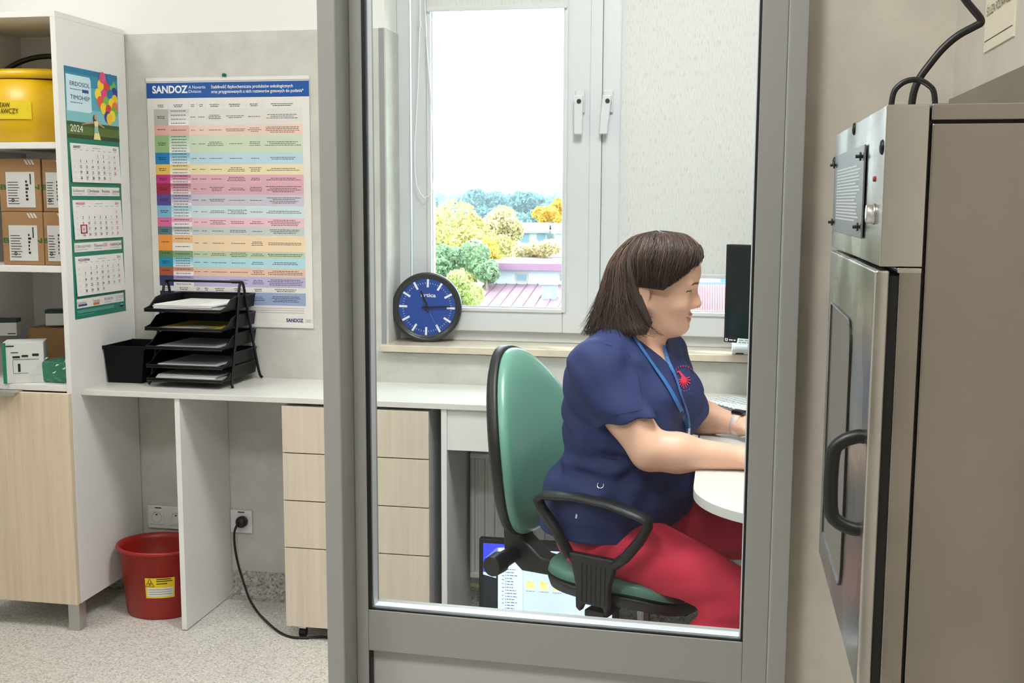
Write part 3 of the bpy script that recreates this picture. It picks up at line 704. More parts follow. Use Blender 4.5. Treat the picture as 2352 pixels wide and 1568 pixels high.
S.text('SANDOZ', .835, fv(735.5), .0120, pm((20, 44, 104)), w=.062, bold=.03); S.rect(.955, fv(728), .956, fv(737), ink); S.words(.96, .99, fv(730), .0016, pm((120, 120, 122)), fill=.9); S.words(.96, .985, fv(734), .0016, pm((120, 120, 122)), fill=.9)
S.build('printed_table', pos)
pin = thing('push_pin', 'green push pin in the wall above the poster', 'push pin', (-1.693, WB, 1.842))
MB().lathe([(.004, 0), (.006, .002), (.0045, .006), (.006, .012), (.002, .013)], (-1.693, WB, 1.842), 12, (0, -1, 0)).build('pin_head', mat('green plastic', (14, 110, 74), .3), pin, smooth=True)
MB().tube([(-1.693, WB - .003, 1.843), (-1.706, WB - .004, 1.834)], .0006, 5).tube([(-1.693, WB - .003, 1.843), (-1.681, WB - .004, 1.834)], .0006, 5).build('hanging_thread', mat('clear thread', (200, 200, 196), .4), pin)

# ------------------------------------------------------------------ counter along the back wall
CYT = 3.287
ct = thing('wall_counter', 'long narrow white-grey counter fixed along the wall under poster and window', 'counter', (-1.0, CYT, 0))
MB().box(CXR + .0005, .78, CYT, WB - .001, .782, .80).build('counter_top', M_counter, ct, bevel=.0012)
MB().box(-1.734, -1.716, CYT + .006, WB - .004, 0.003, .782).build('support_panel', M_carc, ct, bevel=.001)
MB().box(-.845, -.827, CYT + .006, WB - .004, 0.003, .782).build('support_panel', M_carc, ct, bevel=.001)
MB().box(-.827, -.06, CYT + .012, CYT + .03, .652, .782).build('apron', M_carc, ct, bevel=.001)
MB().box(.74, .758, CYT + .006, WB - .004, 0.003, .782).build('support_panel', M_carc, ct, bevel=.001)

# ---- drawer pedestal on casters
px0, px1, pyf, pyb = -1.366, -.884, CYT + .004, 3.60
dp = thing('drawer_pedestal', 'pale oak fronted mobile drawer unit on casters under the counter', 'drawer unit', ((px0 + px1) / 2, (pyf + pyb) / 2, 0))
MB().box(px0 + .002, px1 - .0005, pyf + .018, pyb, .046, .772).build('carcass', mat('grey melamine', (196, 198, 200), .45), dp, bevel=.001)
for a_, b_ in ((.622, .772), (.4665, .6185), (.311, .463), (.046, .3075)):
    MB().box(px0, px1, pyf, pyf + .018, a_, b_).build('drawer', M_oak2, dp, bevel=.0012)
for cx_, cy_ in ((px0 + .045, pyf + .035), (px1 - .045, pyf + .035), (px0 + .045, pyb - .05), (px1 - .045, pyb - .05)):
    cs = MB().box(cx_ - .013, cx_ + .013, cy_ - .012, cy_ + .012, .030, .046).build('caster', mat('chrome', (200, 200, 202), .15, 1.0), dp, bevel=.002)
    MB().cyl((cx_ - .010, cy_, .0165), (cx_ + .010, cy_, .0165), .016, 16).build('wheel', M_blk, cs, smooth=False)

# ---- red bucket
M_red = mat('red plastic', (160, 32, 20), 0.38)
rc = Vector((-1.893, 3.455, 0))
rb_ = thing('red_bucket', 'red oval waste bucket with a biohazard label under the counter', 'bucket', rc)
MB().lathe([(.10, .004), (.112, .0), (.118, .006), (.137, .228), (.147, .230), (.150, .236), (.146, .243), (.137, .240), (.132, .225), (.112, .012)], rc, 48, sx=1, sy=.84).build('bucket_body', M_red, rb_, smooth=True)
def on_red(a, z, off=.001):
    r_ = .118 + (.137 - .118) * (z - .006) / .222 + off; return rc + Vector((r_ * math.sin(a), -r_ * .84 * math.cos(a), z))
mb = MB(); M_lab = [mat('yellow hazard label', (232, 200, 20), .4), mat('white label field', (222, 220, 212), .5), M_ink]
def red_patch(a0, a1, z0, z1, mi, off):
    n = 8
    for i in range(n):
        q0, q1 = a0 + (a1 - a0) * i / n, a0 + (a1 - a0) * (i + 1) / n
        mb.quad(on_red(q0, z0, off), on_red(q1, z0, off), on_red(q1, z1, off), on_red(q0, z1, off), mi)
la0, la1 = .02, .80
red_patch(la0, la1, .080, .152, 0, .0010)
red_patch(la0 + .05, la1 - .04, .086, .118, 1, .0016)
for z in (.094, .102, .110): red_patch(la0 + .08, la1 - .07, z, z + .0012, 2, .0020)
for z, e in ((.146, .7), (.139, .74), (.130, .6)): red_patch(la0 + .30, e, z, z + .003, 2, .0016)
tri = [(.03, .122), (.26, .122), (.145, .150)]
for i in range(3):
    p0, p1 = tri[i], tri[(i + 1) % 3]; mb.tube([on_red(p0[0], p0[1], .0018), on_red(p1[0], p1[1], .0018)], .0007, 4, 2)
for k in range(3):
    aa = math.pi / 2 + k * 2 * math.pi / 3; mb.tube([on_red(.145 + .035 * math.cos(aa + t) + .03 * math.cos(aa) , .132 + .0045 * math.sin(aa + t) + .004 * math.sin(aa), .0018) for t in (.6, 1.6, 2.6, 3.6, 4.6, 5.6)], .0005, 4, 2)
mb.build('hazard_label', M_lab, rb_)

# ---- wall sockets and plugged cable
M_sock = mat('white socket plastic', (226, 226, 224), .3)
M_sockd = mat('socket recess', (196, 196, 194), .35)
def socket(x0, x1, z0, z1, n, label):
    t = thing('wall_socket', label, 'socket', ((x0 + x1) / 2, WB, z0))
    MB().box(x0, x1, WB - .011, WB, z0, z1).build('cover_plate', M_sock, t, bevel=.003)
    for k in range(n):
        cx_ = x0 + (x1 - x0) * (k + .5) / n if n > 1 else (x0 + x1) / 2; cz = (z0 + z1) / 2
        MB().box(cx_ - .027, cx_ + .027, WB - .0135, WB - .010, cz - .027, cz + .027).build('socket_insert', M_sock, t, bevel=.002)
        MB().lathe([(.0205, -.0142), (.0185, -.0142), (.0175, -.006), (.0, -.006)], (cx_, WB, cz), 24, (0, 1, 0), cap=False).build('socket_cup', M_sockd, t, smooth=True)
        m = MB()
        for q in (-.0095, .0095): m.lathe([(.0025, -.0068), (.0025, -.006)], (cx_ + q, WB, cz), 8, (0, 1, 0))
        m.cyl((cx_, WB - .018, cz + .011), (cx_, WB - .006, cz + .011), .0024, 8); m.build('contact', M_ink, t)
    m = MB(); m.box(x0 + .03, x0 + .055, WB - .0114, WB - .011, z1 - .009, z1 - .005); m.build('socket_marking', M_ink, t)
socket(-2.036, -1.885, .232, .316, 2, 'white double wall socket behind the red bucket')
sx0, sx1, sz0, sz1 = -1.7145, -1.632, .234, .318
socket(sx0, sx1, sz0, sz1, 1, 'white single wall socket with a black plug in it')
cb = thing('power_cable', 'black power cable plugged into the wall, trailing over the floor to the drawer unit', 'cable', ((sx0 + sx1) / 2, WB, 0))
pc = Vector((PY(557, 1197, WB - .02).x, WB, PY(557, 1197, WB - .02).z))
MB().lathe([(.019, -.016), (.0205, -.02), (.0205, -.034), (.017, -.042), (.006, -.045)], pc, 20, (0, 1, 0)).build('plug', M_blk, cb, smooth=True)
q = [pc + Vector((-.006, -.036, 0)), PY(544, 1206, 3.60), PY(538, 1225, 3.60), PY(540, 1260, 3.60), PY(548, 1300, 3.60), PY(562, 1345, 3.58), PY(573, 1375, 3.52)]
q += [PZ(590, 1403, .006), PZ(610, 1425, .005), PZ(640, 1450, .005), PZ(668, 1462, .005), PZ(700, 1464, .005), PZ(740, 1462, .005), PZ(790, 1466, .005), PZ(850, 1452, .005), PZ(900, 1440, .005)]
def smooth_path(P, n=6):
    P = [Vector(p) for p in P]; out = []
    for i in range(len(P) - 1):
        a = P[max(0, i - 1)]; b = P[i]; c = P[i + 1]; d = P[min(len(P) - 1, i + 2)]
        for k in range(n):
            t = k / n; out.append(.5 * ((2 * b) + (c - a) * t + (2 * a - 5 * b + 4 * c - d) * t * t + (3 * b - a - 3 * c + d) * t ** 3))
    return out + [P[-1]]
MB().tube(smooth_path(q), .0042, 8).build('flex', M_blk, cb, smooth=True)

# ---- radiator
rx0, rx1, ry0, ry1, rz0, rz1 = -.816, .10, 3.565, 3.635, .152, .585
ra = thing('radiator', 'white panel radiator under the window behind the chair', 'radiator', ((rx0 + rx1) / 2, 3.6, rz0))
M_rad = mat('radiator enamel', (224, 224, 220), .35)
pts = []
nfl = 26; wv = (rx1 - rx0 - .03) / nfl
prof = [(rx0, ry0 + .006), (rx0 + .008, ry0)]
for i in range(nfl):
    x = rx0 + .015 + wv * i; prof += [(x, ry0), (x + wv * .10, ry0 + .008), (x + wv * .28, ry0 + .008), (x + wv * .38, ry0), (x + wv, ry0)]
prof += [(rx1 - .008, ry0), (rx1, ry0 + .006), (rx1, ry0 + .02), (rx0, ry0 + .02)]
MB().prism([(x, y, rz0 + .02) for x, y in prof], (0, 0, rz1 - rz0 - .04)).build('front_panel', M_rad, ra)
MB().box(rx0, rx1, ry0 - .001, ry0 + .02, rz0, rz0 + .02).box(rx0, rx1, ry0 - .001, ry0 + .02, rz1 - .02, rz1).build('panel_edge', M_rad, ra, bevel=.004)
MB().box(rx0, rx1, ry1 - .018, ry1, rz0, rz1).build('rear_panel', M_rad, ra, bevel=.004)
MB().box(rx0 + .002, rx1 - .002, ry0 + .018, ry1 - .016, rz1 - .006, rz1 + .002).build('top_grille', M_rad, ra)
for qx_ in (rx0 + .1, rx1 - .12): MB().box(qx_, qx_ + .02, ry1 - .001, WB, rz0 + .05, rz1 - .05).build('bracket', M_rad, ra)
MB().tube([(rx0 - .005, 3.60, .118), (rx0 + .06, 3.60, .108), (rx0 + .5, 3.60, .10), (rx1 - .03, 3.60, .10), (rx1 - .03, 3.60, rz0)], .009, 8).build('supply_pipe', mat('yellowed paint', (196, 186, 138), .5), ra, smooth=True)

# ---- switched-on monitor standing on the floor
my = 3.345
fm = thing('floor_monitor', 'switched-on black monitor standing on the floor in front of the radiator', 'monitor', (-.52, my, 0))
mx0, mx1, mz0, mz1 = PY(1100, 1300, my).x, PY(1100, 1300, my).x + .445, PY(1100, 1410, my).z - .014, PY(1107, 1237, my).z
MB().box(mx0, mx1, my, my + .03, mz0, mz1).build('bezel', M_blk, fm, bevel=.003)
MB().box((mx0 + mx1) / 2 - .03, (mx0 + mx1) / 2 + .03, my + .03, my + .05, .015, .22).build('stand_neck', M_blk, fm, bevel=.003)
MB().box((mx0 + mx1) / 2 - .11, (mx0 + mx1) / 2 + .11, my - .02, my + .14, 0, .015).build('stand_base', M_blk, fm, bevel=.004)
def scr(c, e=.9):
    return mat('screen %d %d %d' % c, c, .3, emit=e)
sx0_, sx1_, sz0_, sz1_ = mx0 + .014, mx1 - .014, mz0 + .016, mz1 - .013
S = Sheet((sx0_, my - .0004, sz1_), (1, 0, 0), (0, 0, 1), (0, -1, 0), sx1_ - sx0_, sz1_ - sz0_)
S.rect(0, 0, 1, 1, scr((14, 22, 30)), 0)
S.poly([(0, 0), (.30, 0), (.30, .30), (.10, .42), (0, .40)], scr((52, 62, 214)), .0002); S.poly([(.02, .2), (.1, .06), (.24, 0), (.12, .12), (.06, .24)], scr((104, 120, 240)), .0003)
S.poly([(.0, .40), (.10, .44), (.10, .48), (0, .44)], scr((190, 205, 245)), .0003)
wn = scr((205, 220, 240)); S.rect(.115, .055, .62, .915, wn, .0005); S.rect(.165, .18, .985, .955, scr((196, 214, 244)), .0008)
S.rect(.165, .18, .985, .30, wn, .001); S.rect(.165, .30, .31, .955, wn, .001); S.rect(.308, .30, .311, .955, scr((150, 160, 176)), .0012)
for k in range(11): S.words(.145, .20, .27 + .055 * k, .0022, scr((60, 80, 120)), .0006, .6, 'l')
for k in range(14): S.words(.185, .27, .34 + .042 * k, .0026, scr((70, 90, 120)), .0013, random.uniform(.5, .95), 'l'); S.rect(.172, .34 + .042 * k, .179, .353 + .042 * k, scr((60, 90, 160)), .0013)
for k in range(3): S.words(.2, .9, .20 + .035 * k, .0022, scr((150, 160, 180)), .0013, .7)
for k in range(6):
    u = .335 + .10 * k; S.rect(u, .50, u + .062, .60, scr((226, 200, 104)), .0013); S.rect(u, .485, u + .028, .505, scr((226, 200, 104)), .0013); S.rect(u, .52, u + .062, .60, scr((240, 222, 148)), .0015); S.words(u - .005, u + .07, .625, .0022, scr((110, 120, 140)), .0013, .9)
S.rect(.34, .965, .56, .988, scr((210, 214, 220)), .0006)
for k in range(12): S.rect(.60 + .03 * k, .968, .618 + .03 * k, .986, scr((186, 196, 210)), .0006)
S.words(.02, .10, .972, .003, scr((210, 220, 226)), .0006, .7, 'l')
S.build('screen', fm)

# ---- clock leaning on the sill
ck_y = WB + .075
cc_ = PY(980, 706.5, ck_y); CRr = .1205
th = rad(3)
ck = thing('wall_clock', 'round black-rimmed clock with a dark blue dial standing on the window sill', 'clock', (cc_.x, cc_.y, WZ0))
nrm = Vector((.16, -math.cos(th), math.sin(th))).normalized(); upv = (Vector((0.03, math.sin(th), math.cos(th))) - nrm * Vector((0.03, math.sin(th), math.cos(th))).dot(nrm)).normalized(); rgt = upv.cross(nrm).normalized()
if rgt.x < 0: rgt = -rgt
cc_ = Vector((cc_.x, cc_.y, WZ0 + CRr * upv.z * 1.0 + .001))
MB().lathe([(CRr - .012, -.034), (CRr, -.030), (CRr, -.004), (CRr - .003, 0), (CRr - .012, -.001), (CRr - .017, -.010), (CRr - .022, -.0105)], cc_, 64, nrm, cap=False).build('rim', mat('graphite clock rim', (40, 42, 46), .35), ck, smooth=True)
MB().lathe([(CRr - .004, -.032), (CRr - .004, -.0112), (.0, -.0112)], cc_, 64, nrm).build('dial', mat('navy dial', (24, 70, 156), .45), ck)
S = Sheet(cc_ - rgt * .5 + upv * .5 - nrm * .0108, rgt, upv, nrm, 1, 1)
wm = mat('white dial print', (240, 243, 246), .4)
S.mi(wm)
for k in range(60):
    a = rad(6 * k); dr_ = rgt * math.sin(a) + upv * math.cos(a); tn = rgt * math.cos(a) - upv * math.sin(a)
    if k % 5 == 0: S.mb.obox(cc_ + dr_ * .083 - nrm * .0105, (dr_, tn, nrm), (.0140, .0036, .0004))
    else: S.mb.obox(cc_ + dr_ * .0835 - nrm * .0106, (dr_, tn, nrm), (.0024, .0006, .0003))
put_text(S.mb, 'urtica', cc_ + upv * .036 + rgt * .003 - nrm * .0104, rgt, upv, .0125, 'c', .052, .02)
S.build('dial_print', ck)
for nm, a, L, w, off in (('hour_hand', -22, .060, .0042, .006), ('minute_hand', 86, .082, .0032, .004)):
    a = rad(a); dr_ = rgt * math.sin(a) + upv * math.cos(a); tn = rgt * math.cos(a) - upv * math.sin(a)
    MB().prism([cc_ + nrm * (-off) - dr_ * .018 - tn * w, cc_ - nrm * off - dr_ * .018 + tn * w, cc_ - nrm * off + dr_ * L + tn * w * .7, cc_ - nrm * off + dr_ * L - tn * w * .7], nrm * .0008).build(nm, mat('black hand', (20, 24, 36), .4), ck)
a = rad(150); dr_ = rgt * math.sin(a) + upv * math.cos(a)
MB().tube([cc_ - nrm * .0025 - dr_ * .02, cc_ - nrm * .0025 + dr_ * .078], .0006, 5).build('second_hand', mat('grey hand', (120, 134, 160), .4), ck)
MB().lathe([(.005, -.008), (.005, -.001)], cc_, 12, nrm).build('hub', M_blk, ck)
MB().lathe([(CRr - .006, -.0012), (0, -.0012)], cc_, 48, nrm, cap=False).build('dial_glass', mat_glass('clock glass', (.98, .98, .98), .02), ck)

# ---- letter tray tower
M_wire = mat('black wire mesh metal', (10, 10, 12), .38, 0, .35)
M_mesh = mat('black expanded metal', (9, 9, 11), .5, 0, .25)
tz = .80
tfl, tfr = Vector((-1.892, 3.430, tz)), Vector((-1.604, 3.420, tz))
bx = (tfr - tfl).normalized(); by = Vector((-bx.y, bx.x, 0)); Wt = (tfr - tfl).length; Dt = .205
lt = thing('letter_tray', 'black wire mesh letter tray tower with five tiers on the counter', 'letter tray', (-1.745, 3.53, tz))
def T3(u, v, z): return tfl + bx * u + by * v + Vector((0, 0, z))
Ht = .345
for u in (0.008, Wt + .014):
    inn = .012 if u < .1 else -.012
    path = [T3(u - inn * .6, -.012, .004), T3(u, .0, .030), T3(u + inn * .3, .045, .18), T3(u + inn * .6, .080, .315), T3(u + inn * .6, .090, .338), T3(u + inn * .6, .10, .345), T3(u + inn * .6, .110, .338), T3(u + inn * .6, .120, .315), T3(u + inn * .3, .155, .18), T3(u, .20, .030), T3(u - inn * .6, .212, .004)]
    MB().tube(smooth_path(path, 4), .0048, 8).build('side_frame', M_wire, lt, smooth=True)
MB().tube([T3(.015, .10, .345), T3(Wt + .007, .10, .345)], .0042, 8).build('top_bar', M_wire, lt, smooth=True)
MB().tube([T3(0, .197, .045), T3(Wt, .197, .045)], .003, 6).build('rear_bar', M_wire, lt, smooth=True)
tiers = [.255, .193, .131, .069, .024]
TL = .30
for zt_ in tiers:
    # a tray: floor, rear rim and two cut-down sides; open lip at the front
    f0, f1 = -.048, .206
    u0, u1 = .018, Wt + .004; zr = zt_ + .042
    m = MB()
    m.prism([T3(u0 + .004, f0, zt_), T3(u1 - .004, f0, zt_), T3(u1 - .004, f1 - .006, zt_), T3(u0 + .004, f1 - .006, zt_)], (0, 0, .0016))
    for (ua, ub) in ((u0 + .004, u0), (u1 - .004, u1)):
        side = [T3(ua, f0, zt_), T3(ua, f1 - .006, zt_), T3(ub, f1, zr), T3(ub, f0 + .10, zr), T3(ub, f0 + .075, zr - .006), T3(ub, f0 + .035, zt_ + .012), T3(ub, f0, zt_ + .008)]
        m.prism(side, (.0012, 0, 0))
    m.prism([T3(u0 + .004, f1 - .006, zt_), T3(u1 - .004, f1 - .006, zt_), T3(u1, f1, zr), T3(u0, f1, zr)], (0, .0012, 0))
    to = m.build('tray', M_mesh, lt)
    rim = [T3(u1, f0, zt_ + .006), T3(u1, f0 + .035, zt_ + .012), T3(u1, f0 + .075, zr - .006), T3(u1, f0 + .10, zr), T3(u1, f1, zr), T3(u0, f1, zr), T3(u0, f0 + .10, zr), T3(u0, f0 + .075, zr - .004), T3(u0, f0 + .035, zt_ + .012), T3(u0, f0, zt_ + .006)]
    MB().tube(rim, .0032, 6, closed=True).build('rim_wire', M_wire, to, smooth=True)
    MB().tube([T3(u0, f0, zt_), T3(u1, f0, zt_)], .0034, 6).build('front_wire', M_wire, to, smooth=True)
papers = [((232, 232, 232), .020, 'thick stack of white papers in the top tier of the letter tray', 9), ((176, 158, 40), .004, 'olive yellow folder with white sheets in the second tier of the letter tray', 1), ((190, 192, 196), .006, 'loose white sheets in the middle tier of the letter tray', 2), ((186, 190, 198), .008, 'spiral notepad in the fourth tier of the letter tray', 2), ((214, 214, 212), .018, 'pile of folders and papers in the bottom tier of the letter tray', 4)]
for (colr, th_, lab, n), zt_ in zip(papers, tiers):
    t = thing('paper_stack', lab, 'papers', T3(.12, .05, zt_ + .002), group='papers in the letter tray')
    z = zt_ + .0020; st = max(.0012, th_ / n); rr = random.Random(int(zt_ * 1000))
    for k in range(n):
        an = rr.uniform(-.05, .05); cu, cv = Wt / 2 + .011 + rr.uniform(-.006, .006), .078 + rr.uniform(-.006, .004)
        hu, hv_ = .108, .116
        P4 = []
        for (i, j) in ((-1, -1), (1, -1), (1, 1), (-1, 1)):
            du, dv = i * hu, j * hv_; P4.append(T3(cu + du * math.cos(an) - dv * math.sin(an), cv + du * math.sin(an) + dv * math.cos(an), z))
        sh = rr.uniform(.92, 1.0); kc = tuple(int(v * sh) for v in colr)
        cpt = MB().prism(P4, (0, 0, st * .85)).build('sheet', mat('paper %d %d %d' % kc, kc, .7), t)
        z += st
    if n == 1:
        P4 = [T3(.06, -.038, z), T3(.2, -.038, z), T3(.24, .03, z), T3(.17, .05, z)]; MB().prism(P4, (0, 0, .001)).build('sheet', mat('paper white', (206, 208, 208), .7), t)
    if 'spiral' in lab:
        m = MB()
        for k in range(16): m.lathe([(.0045, -.0006), (.0045, .0006), (.0035, .0006), (.0035, -.0006)], T3(.05, -.035 + .014 * k, z + .001), 8, by, cap=False)
        m.build('spiral_binding', M_wire, t)
    if 'thick' in lab:
        m = MB()
        for k in range(5): m.prism([T3(.07 + .01 * k, -.02 + .03 * k, z + .0002), T3(.20, -.022 + .03 * k, z + .0002), T3(.20, -.0205 + .03 * k, z + .0002), T3(.07 + .01 * k, -.0185 + .03 * k, z + .0002)], (0, 0, .0002))
        m.build('typed_lines', pm((120, 120, 124)), t)['kind'] = 'stuff'

# ---- black plastic bin beside it
bn = thing('desk_bin', 'black rectangular plastic bin in the corner between cabinet and letter tray', 'bin', (-1.99, 3.53, tz))
b0, b1, bz = (-2.052, -1.928, 3.440, 3.60), (-2.058, -1.905, 3.425, 3.615), .928
x0, x1, y0, y1 = b0; X0, X1, Y0_, Y1_ = b1; wt = .004
vs = [(x0, y0, tz), (x1, y0, tz), (x1, y1, tz), (x0, y1, tz), (X0, Y0_, bz), (X1, Y0_, bz), (X1, Y1_, bz), (X0, Y1_, bz),
      (X0 + wt, Y0_ + wt, bz), (X1 - wt, Y0_ + wt, bz), (X1 - wt, Y1_ - wt, bz), (X0 + wt, Y1_ - wt, bz), (x0 + wt, y0 + wt, tz + wt), (x1 - wt, y0 + wt, tz + wt), (x1 - wt, y1 - wt, tz + wt), (x0 + wt, y1 - wt, tz + wt)]
fs = [(3, 2, 1, 0), (0, 1, 5, 4), (1, 2, 6, 5), (2, 3, 7, 6), (3, 0, 4, 7), (4, 5, 9, 8), (5, 6, 10, 9), (6, 7, 11, 10), (7, 4, 8, 11), (8, 9, 13, 12), (9, 10, 14, 13), (10, 11, 15, 14), (11, 8, 12, 15), (12, 13, 14, 15)]
MB().add(vs, fs).build('bin_body', mat('satin black plastic', (6, 6, 7), .5, spec=.2), bn, bevel=.003)
m = MB()
m.box(X0 - .001, X1 + .004, Y0_ - .004, Y0_ + .001, bz - .012, bz + .001).box(X0 - .001, X1 + .004, Y1_ - .001, Y1_ + .004, bz - .012, bz + .001).box(X1 - .001, X1 + .004, Y0_, Y1_, bz - .012, bz + .001)
m.build('bin_rim', MATS['satin black plastic'], bn, bevel=.002)

# ------------------------------------------------------------------ corner desk, keyboard, monitor
dz = .80
cdk = thing('corner_desk', 'pale grey desk leaf with a rounded end in front of the woman', 'desk', (.35, 2.8, 0))
ex = -.052
arc = []
cxr, cyr, rr_ = .16, 2.43, .212
for k in range(13):
    a = math.pi + (math.pi / 2) * k / 12; arc.append((cxr + rr_ * math.cos(a), cyr + (rr_ + .02) * math.sin(a), dz - .022))
pts = [(ex + .004, CYT - .001, dz - .022)] + arc + [(.75, cyr - rr_ - .02, dz - .022), (.75, CYT - .001, dz - .022)]
MB().prism(pts, (0, 0, .022)).build('desk_top', M_counter, cdk, bevel=.0015)
MB().box(.70, .72, 2.25, CYT - .01, 0, dz - .022).build('side_panel', M_carc, cdk)
MB().box(.40, .418, 2.5, CYT - .01, .42, dz - .022).build('modesty_panel', M_carc, cdk)
MB().cyl((.22, 2.36, 0), (.22, 2.36, dz - .022), .03, 20).build('leg', M_alu, cdk)

M_keyb = mat('black keyboard shell', (30, 34, 38), .5); M_key = mat('pale grey keycap', (206, 212, 212), .5)
K0, K1 = PZ(1600, 916, .815), PZ(1722, 950, .815)
ka = (K1 - K0); ka.z = 0; ka.normalize(); kb = Vector((-ka.y, ka.x, 0)); kL, kD = .43, .145
kb_t = thing('computer_keyboard', 'black keyboard with pale keys on the counter in front of the monitor', 'keyboard', (K0.x, K0.y, dz))
k0 = Vector((K0.x, K0.y, dz))
MB().prism([k0, k0 + ka * kL, k0 + ka * kL + kb * kD, k0 + kb * kD], (0, 0, .012)).build('case', M_keyb, kb_t, bevel=.003)
km = MB().prism([(-.0078, -.0078, 0), (.0078, -.0078, 0), (.0078, .0078, 0), (-.0078, .0078, 0)], (0, 0, .006))
key0 = None
ang = math.atan2(ka.y, ka.x)
for r_ in range(6):
    for c_ in range(21):
        if c_ in (15,) and r_ not in (5,): pass
        u = .016 + c_ * .0199; v = .016 + r_ * .0222
        if key0 is None:
            key0 = km.build('key', M_key, kb_t, bevel=.0015, local=True); ko = key0
        else:
            ko = key0.copy(); coll.objects.link(ko)
        pp_ = ka * u + kb * v; ko.location = (pp_.x, pp_.y, .0118); ko.rotation_euler = (0, 0, ang)

mL = PY(1662, 785, 3.52)
ma = Vector((math.cos(rad(-25)), math.sin(rad(-25)), 0)); mn = Vector((math.sin(rad(-25)), -math.cos(rad(-25)), 0))
mt = thing('desk_monitor', 'black monitor with a switched-off screen and sticky label facing the woman', 'monitor', (mL.x + ma.x * .26, mL.y + ma.y * .26, dz))
mh = PY(1668, 561, 3.52).z - mL.z
A = mL; B = mL + ma * .52; upz = Vector((0, 0, 1))
MB().prism([A, B, B + upz * mh, A + upz * mh], -mn * .035).build('housing', M_blk, mt, bevel=.002)
S = Sheet(A + upz * mh + mn * .0002, ma, (0, 0, 1), mn, .52, mh)
S.rect(.012, .022, .988, .945, mat('dark screen glass', (14, 22, 30), .12), .0003)
S.build('screen', mt)
S = Sheet(A + upz * mh + mn * .0002, ma, (0, 0, 1), mn, .52, mh)
wp = mat('white bezel print', (225, 228, 230), .5)
n_ = 20; cu_, cv_ = .019, .972
for k in range(n_):
    a0, a1 = 2 * math.pi * k / n_, 2 * math.pi * (k + 1) / n_
    if abs(((a0 + a1) / 2) - math.pi / 2) < .45: continue
    S.mb.add([S.pt(cu_ + r * math.cos(a) / .52, cv_ - r * math.sin(a) / mh, .0008) for r, a in ((.0022, a0), (.0052, a0), (.0052, a1), (.0022, a1))], [(0, 1, 2, 3)], S.mi(wp))
S.words(.036, .078, .967, .0036, wp, .0008, 1, 'l')
S.build('bezel_marking', mt)
S = Sheet(A + upz * mh + mn * .001, ma, (0, 0, 1), mn, .52, mh)
S.poly([(.092, .950), (.20, .950), (.20, 1.012), (.084, 1.012)], mat('white sticky label', (224, 232, 232), .6), .0006)
S.words(.100, .17, .962, .0035, pm((130, 146, 148)), .0009, 1, 'l'); S.words(.098, .165, .984, .0035, pm((130, 146, 148)), .0009, 1, 'l')
S.build('sticky_label', mt)
bx_ = A + ma * .26 - mn * .055
MB().box(bx_.x - .03, bx_.x + .03, bx_.y - .012, bx_.y + .012, dz, mL.z + .1).build('stand_neck', M_blk, mt, bevel=.003)
MB().lathe([(.10, 0), (.10, .008), (.03, .014)], (bx_.x, bx_.y, dz), 28).build('stand_base', M_blk, mt)

wq0, wq1 = PY(1681, 800, 3.64).x, PY(1719, 800, 3.64).x
wbx = thing('note_box', 'small white plastic note box on the window sill beside the desk monitor', 'box', ((wq0 + wq1) / 2, 3.66, WZ0))
MB().prism([(wq0, 3.632, WZ0), (wq0, 3.632, WZ0 + .016), (wq0, 3.665, WZ0 + .036), (wq0, 3.70, WZ0 + .036), (wq0, 3.70, WZ0)], (wq1 - wq0, 0, 0)).build('box_shell', mat('glossy white plastic', (236, 240, 240), .3), wbx, bevel=.003)
MB().prism([(wq0 + .01, 3.6315, WZ0 + .002), (wq1 - .012, 3.6315, WZ0 + .002), (wq1 - .016, 3.6315, WZ0 + .006), (wq0 + .014, 3.6315, WZ0 + .006)], (0, .002, 0)).build('slot', M_ink, wbx)

# ------------------------------------------------------------------ stainless pass box on the right wall
M_st = mat_steel('brushed stainless steel', (172, 166, 157), .30, (1, 1, 40))
M_st2 = mat_steel('polished stainless steel', (206, 204, 199), .24)
pyn = 1.10
xh = PY(2037, 240, pyn).x; ztp = PY(2037, 240, pyn).z
pyf_ = PX(1920, 310, xh).y
xb0 = PY(2138, 250, pyn).x
zpan = PY(2025, 612, pyn).z
xd0 = PY(2009, 621, pyn).x; xd1 = PY(2045, 622, pyn).x; xf0 = PY(2065, 640, pyn).x
zdt = PY(2045, 620, pyn).z; zbt = .938
ydf = PX(1908, 568, xd0).y
pb = thing('pass_box', 'stainless steel pass-through box with a black door handle on the beige wall', 'pass box', (XR - .1, (pyn + pyf_) / 2, zbt))
MB().box(xb0 + .002, XR, pyn + .001, pyf_, zbt, ztp - .017).build('body', M_st, pb, bevel=.002)
MB().box(xb0 + .001, XR, pyn - .001, pyf_, ztp - .0145, ztp + .0006).build('lid_panel', M_st, pb, bevel=.0015)
MB().box(xb0 - .0004, XR - .01, pyn + .006, pyf_ - .01, zbt + .004, ztp - .003).build('shadow_gap', M_black, pb)
MB().box(xh, xb0 - .0006, pyn, pyf_, zpan, ztp).build('control_housing', M_st2, pb, bevel=.001)
MB().box(xf0, xb0 - .0006, pyn, pyf_ - .004, zbt, zpan - .0006).build('door_frame', M_st, pb, bevel=.0015)
MB().box(xf0 - .002, xb0 - .0008, pyn - .0008, pyn + .02, zpan - .006, zpan - .001).build('weld_seam', M_st2, pb, bevel=.001)
MB().box(xd1, xf0, pyn + .004, ydf - .01, zbt + .004, zdt - .006).build('door_gasket', M_black, pb)
dr2 = MB().box(xd0, xd1, pyn, ydf, zbt, zdt).build('box_door', M_st2, pb, bevel=.003)
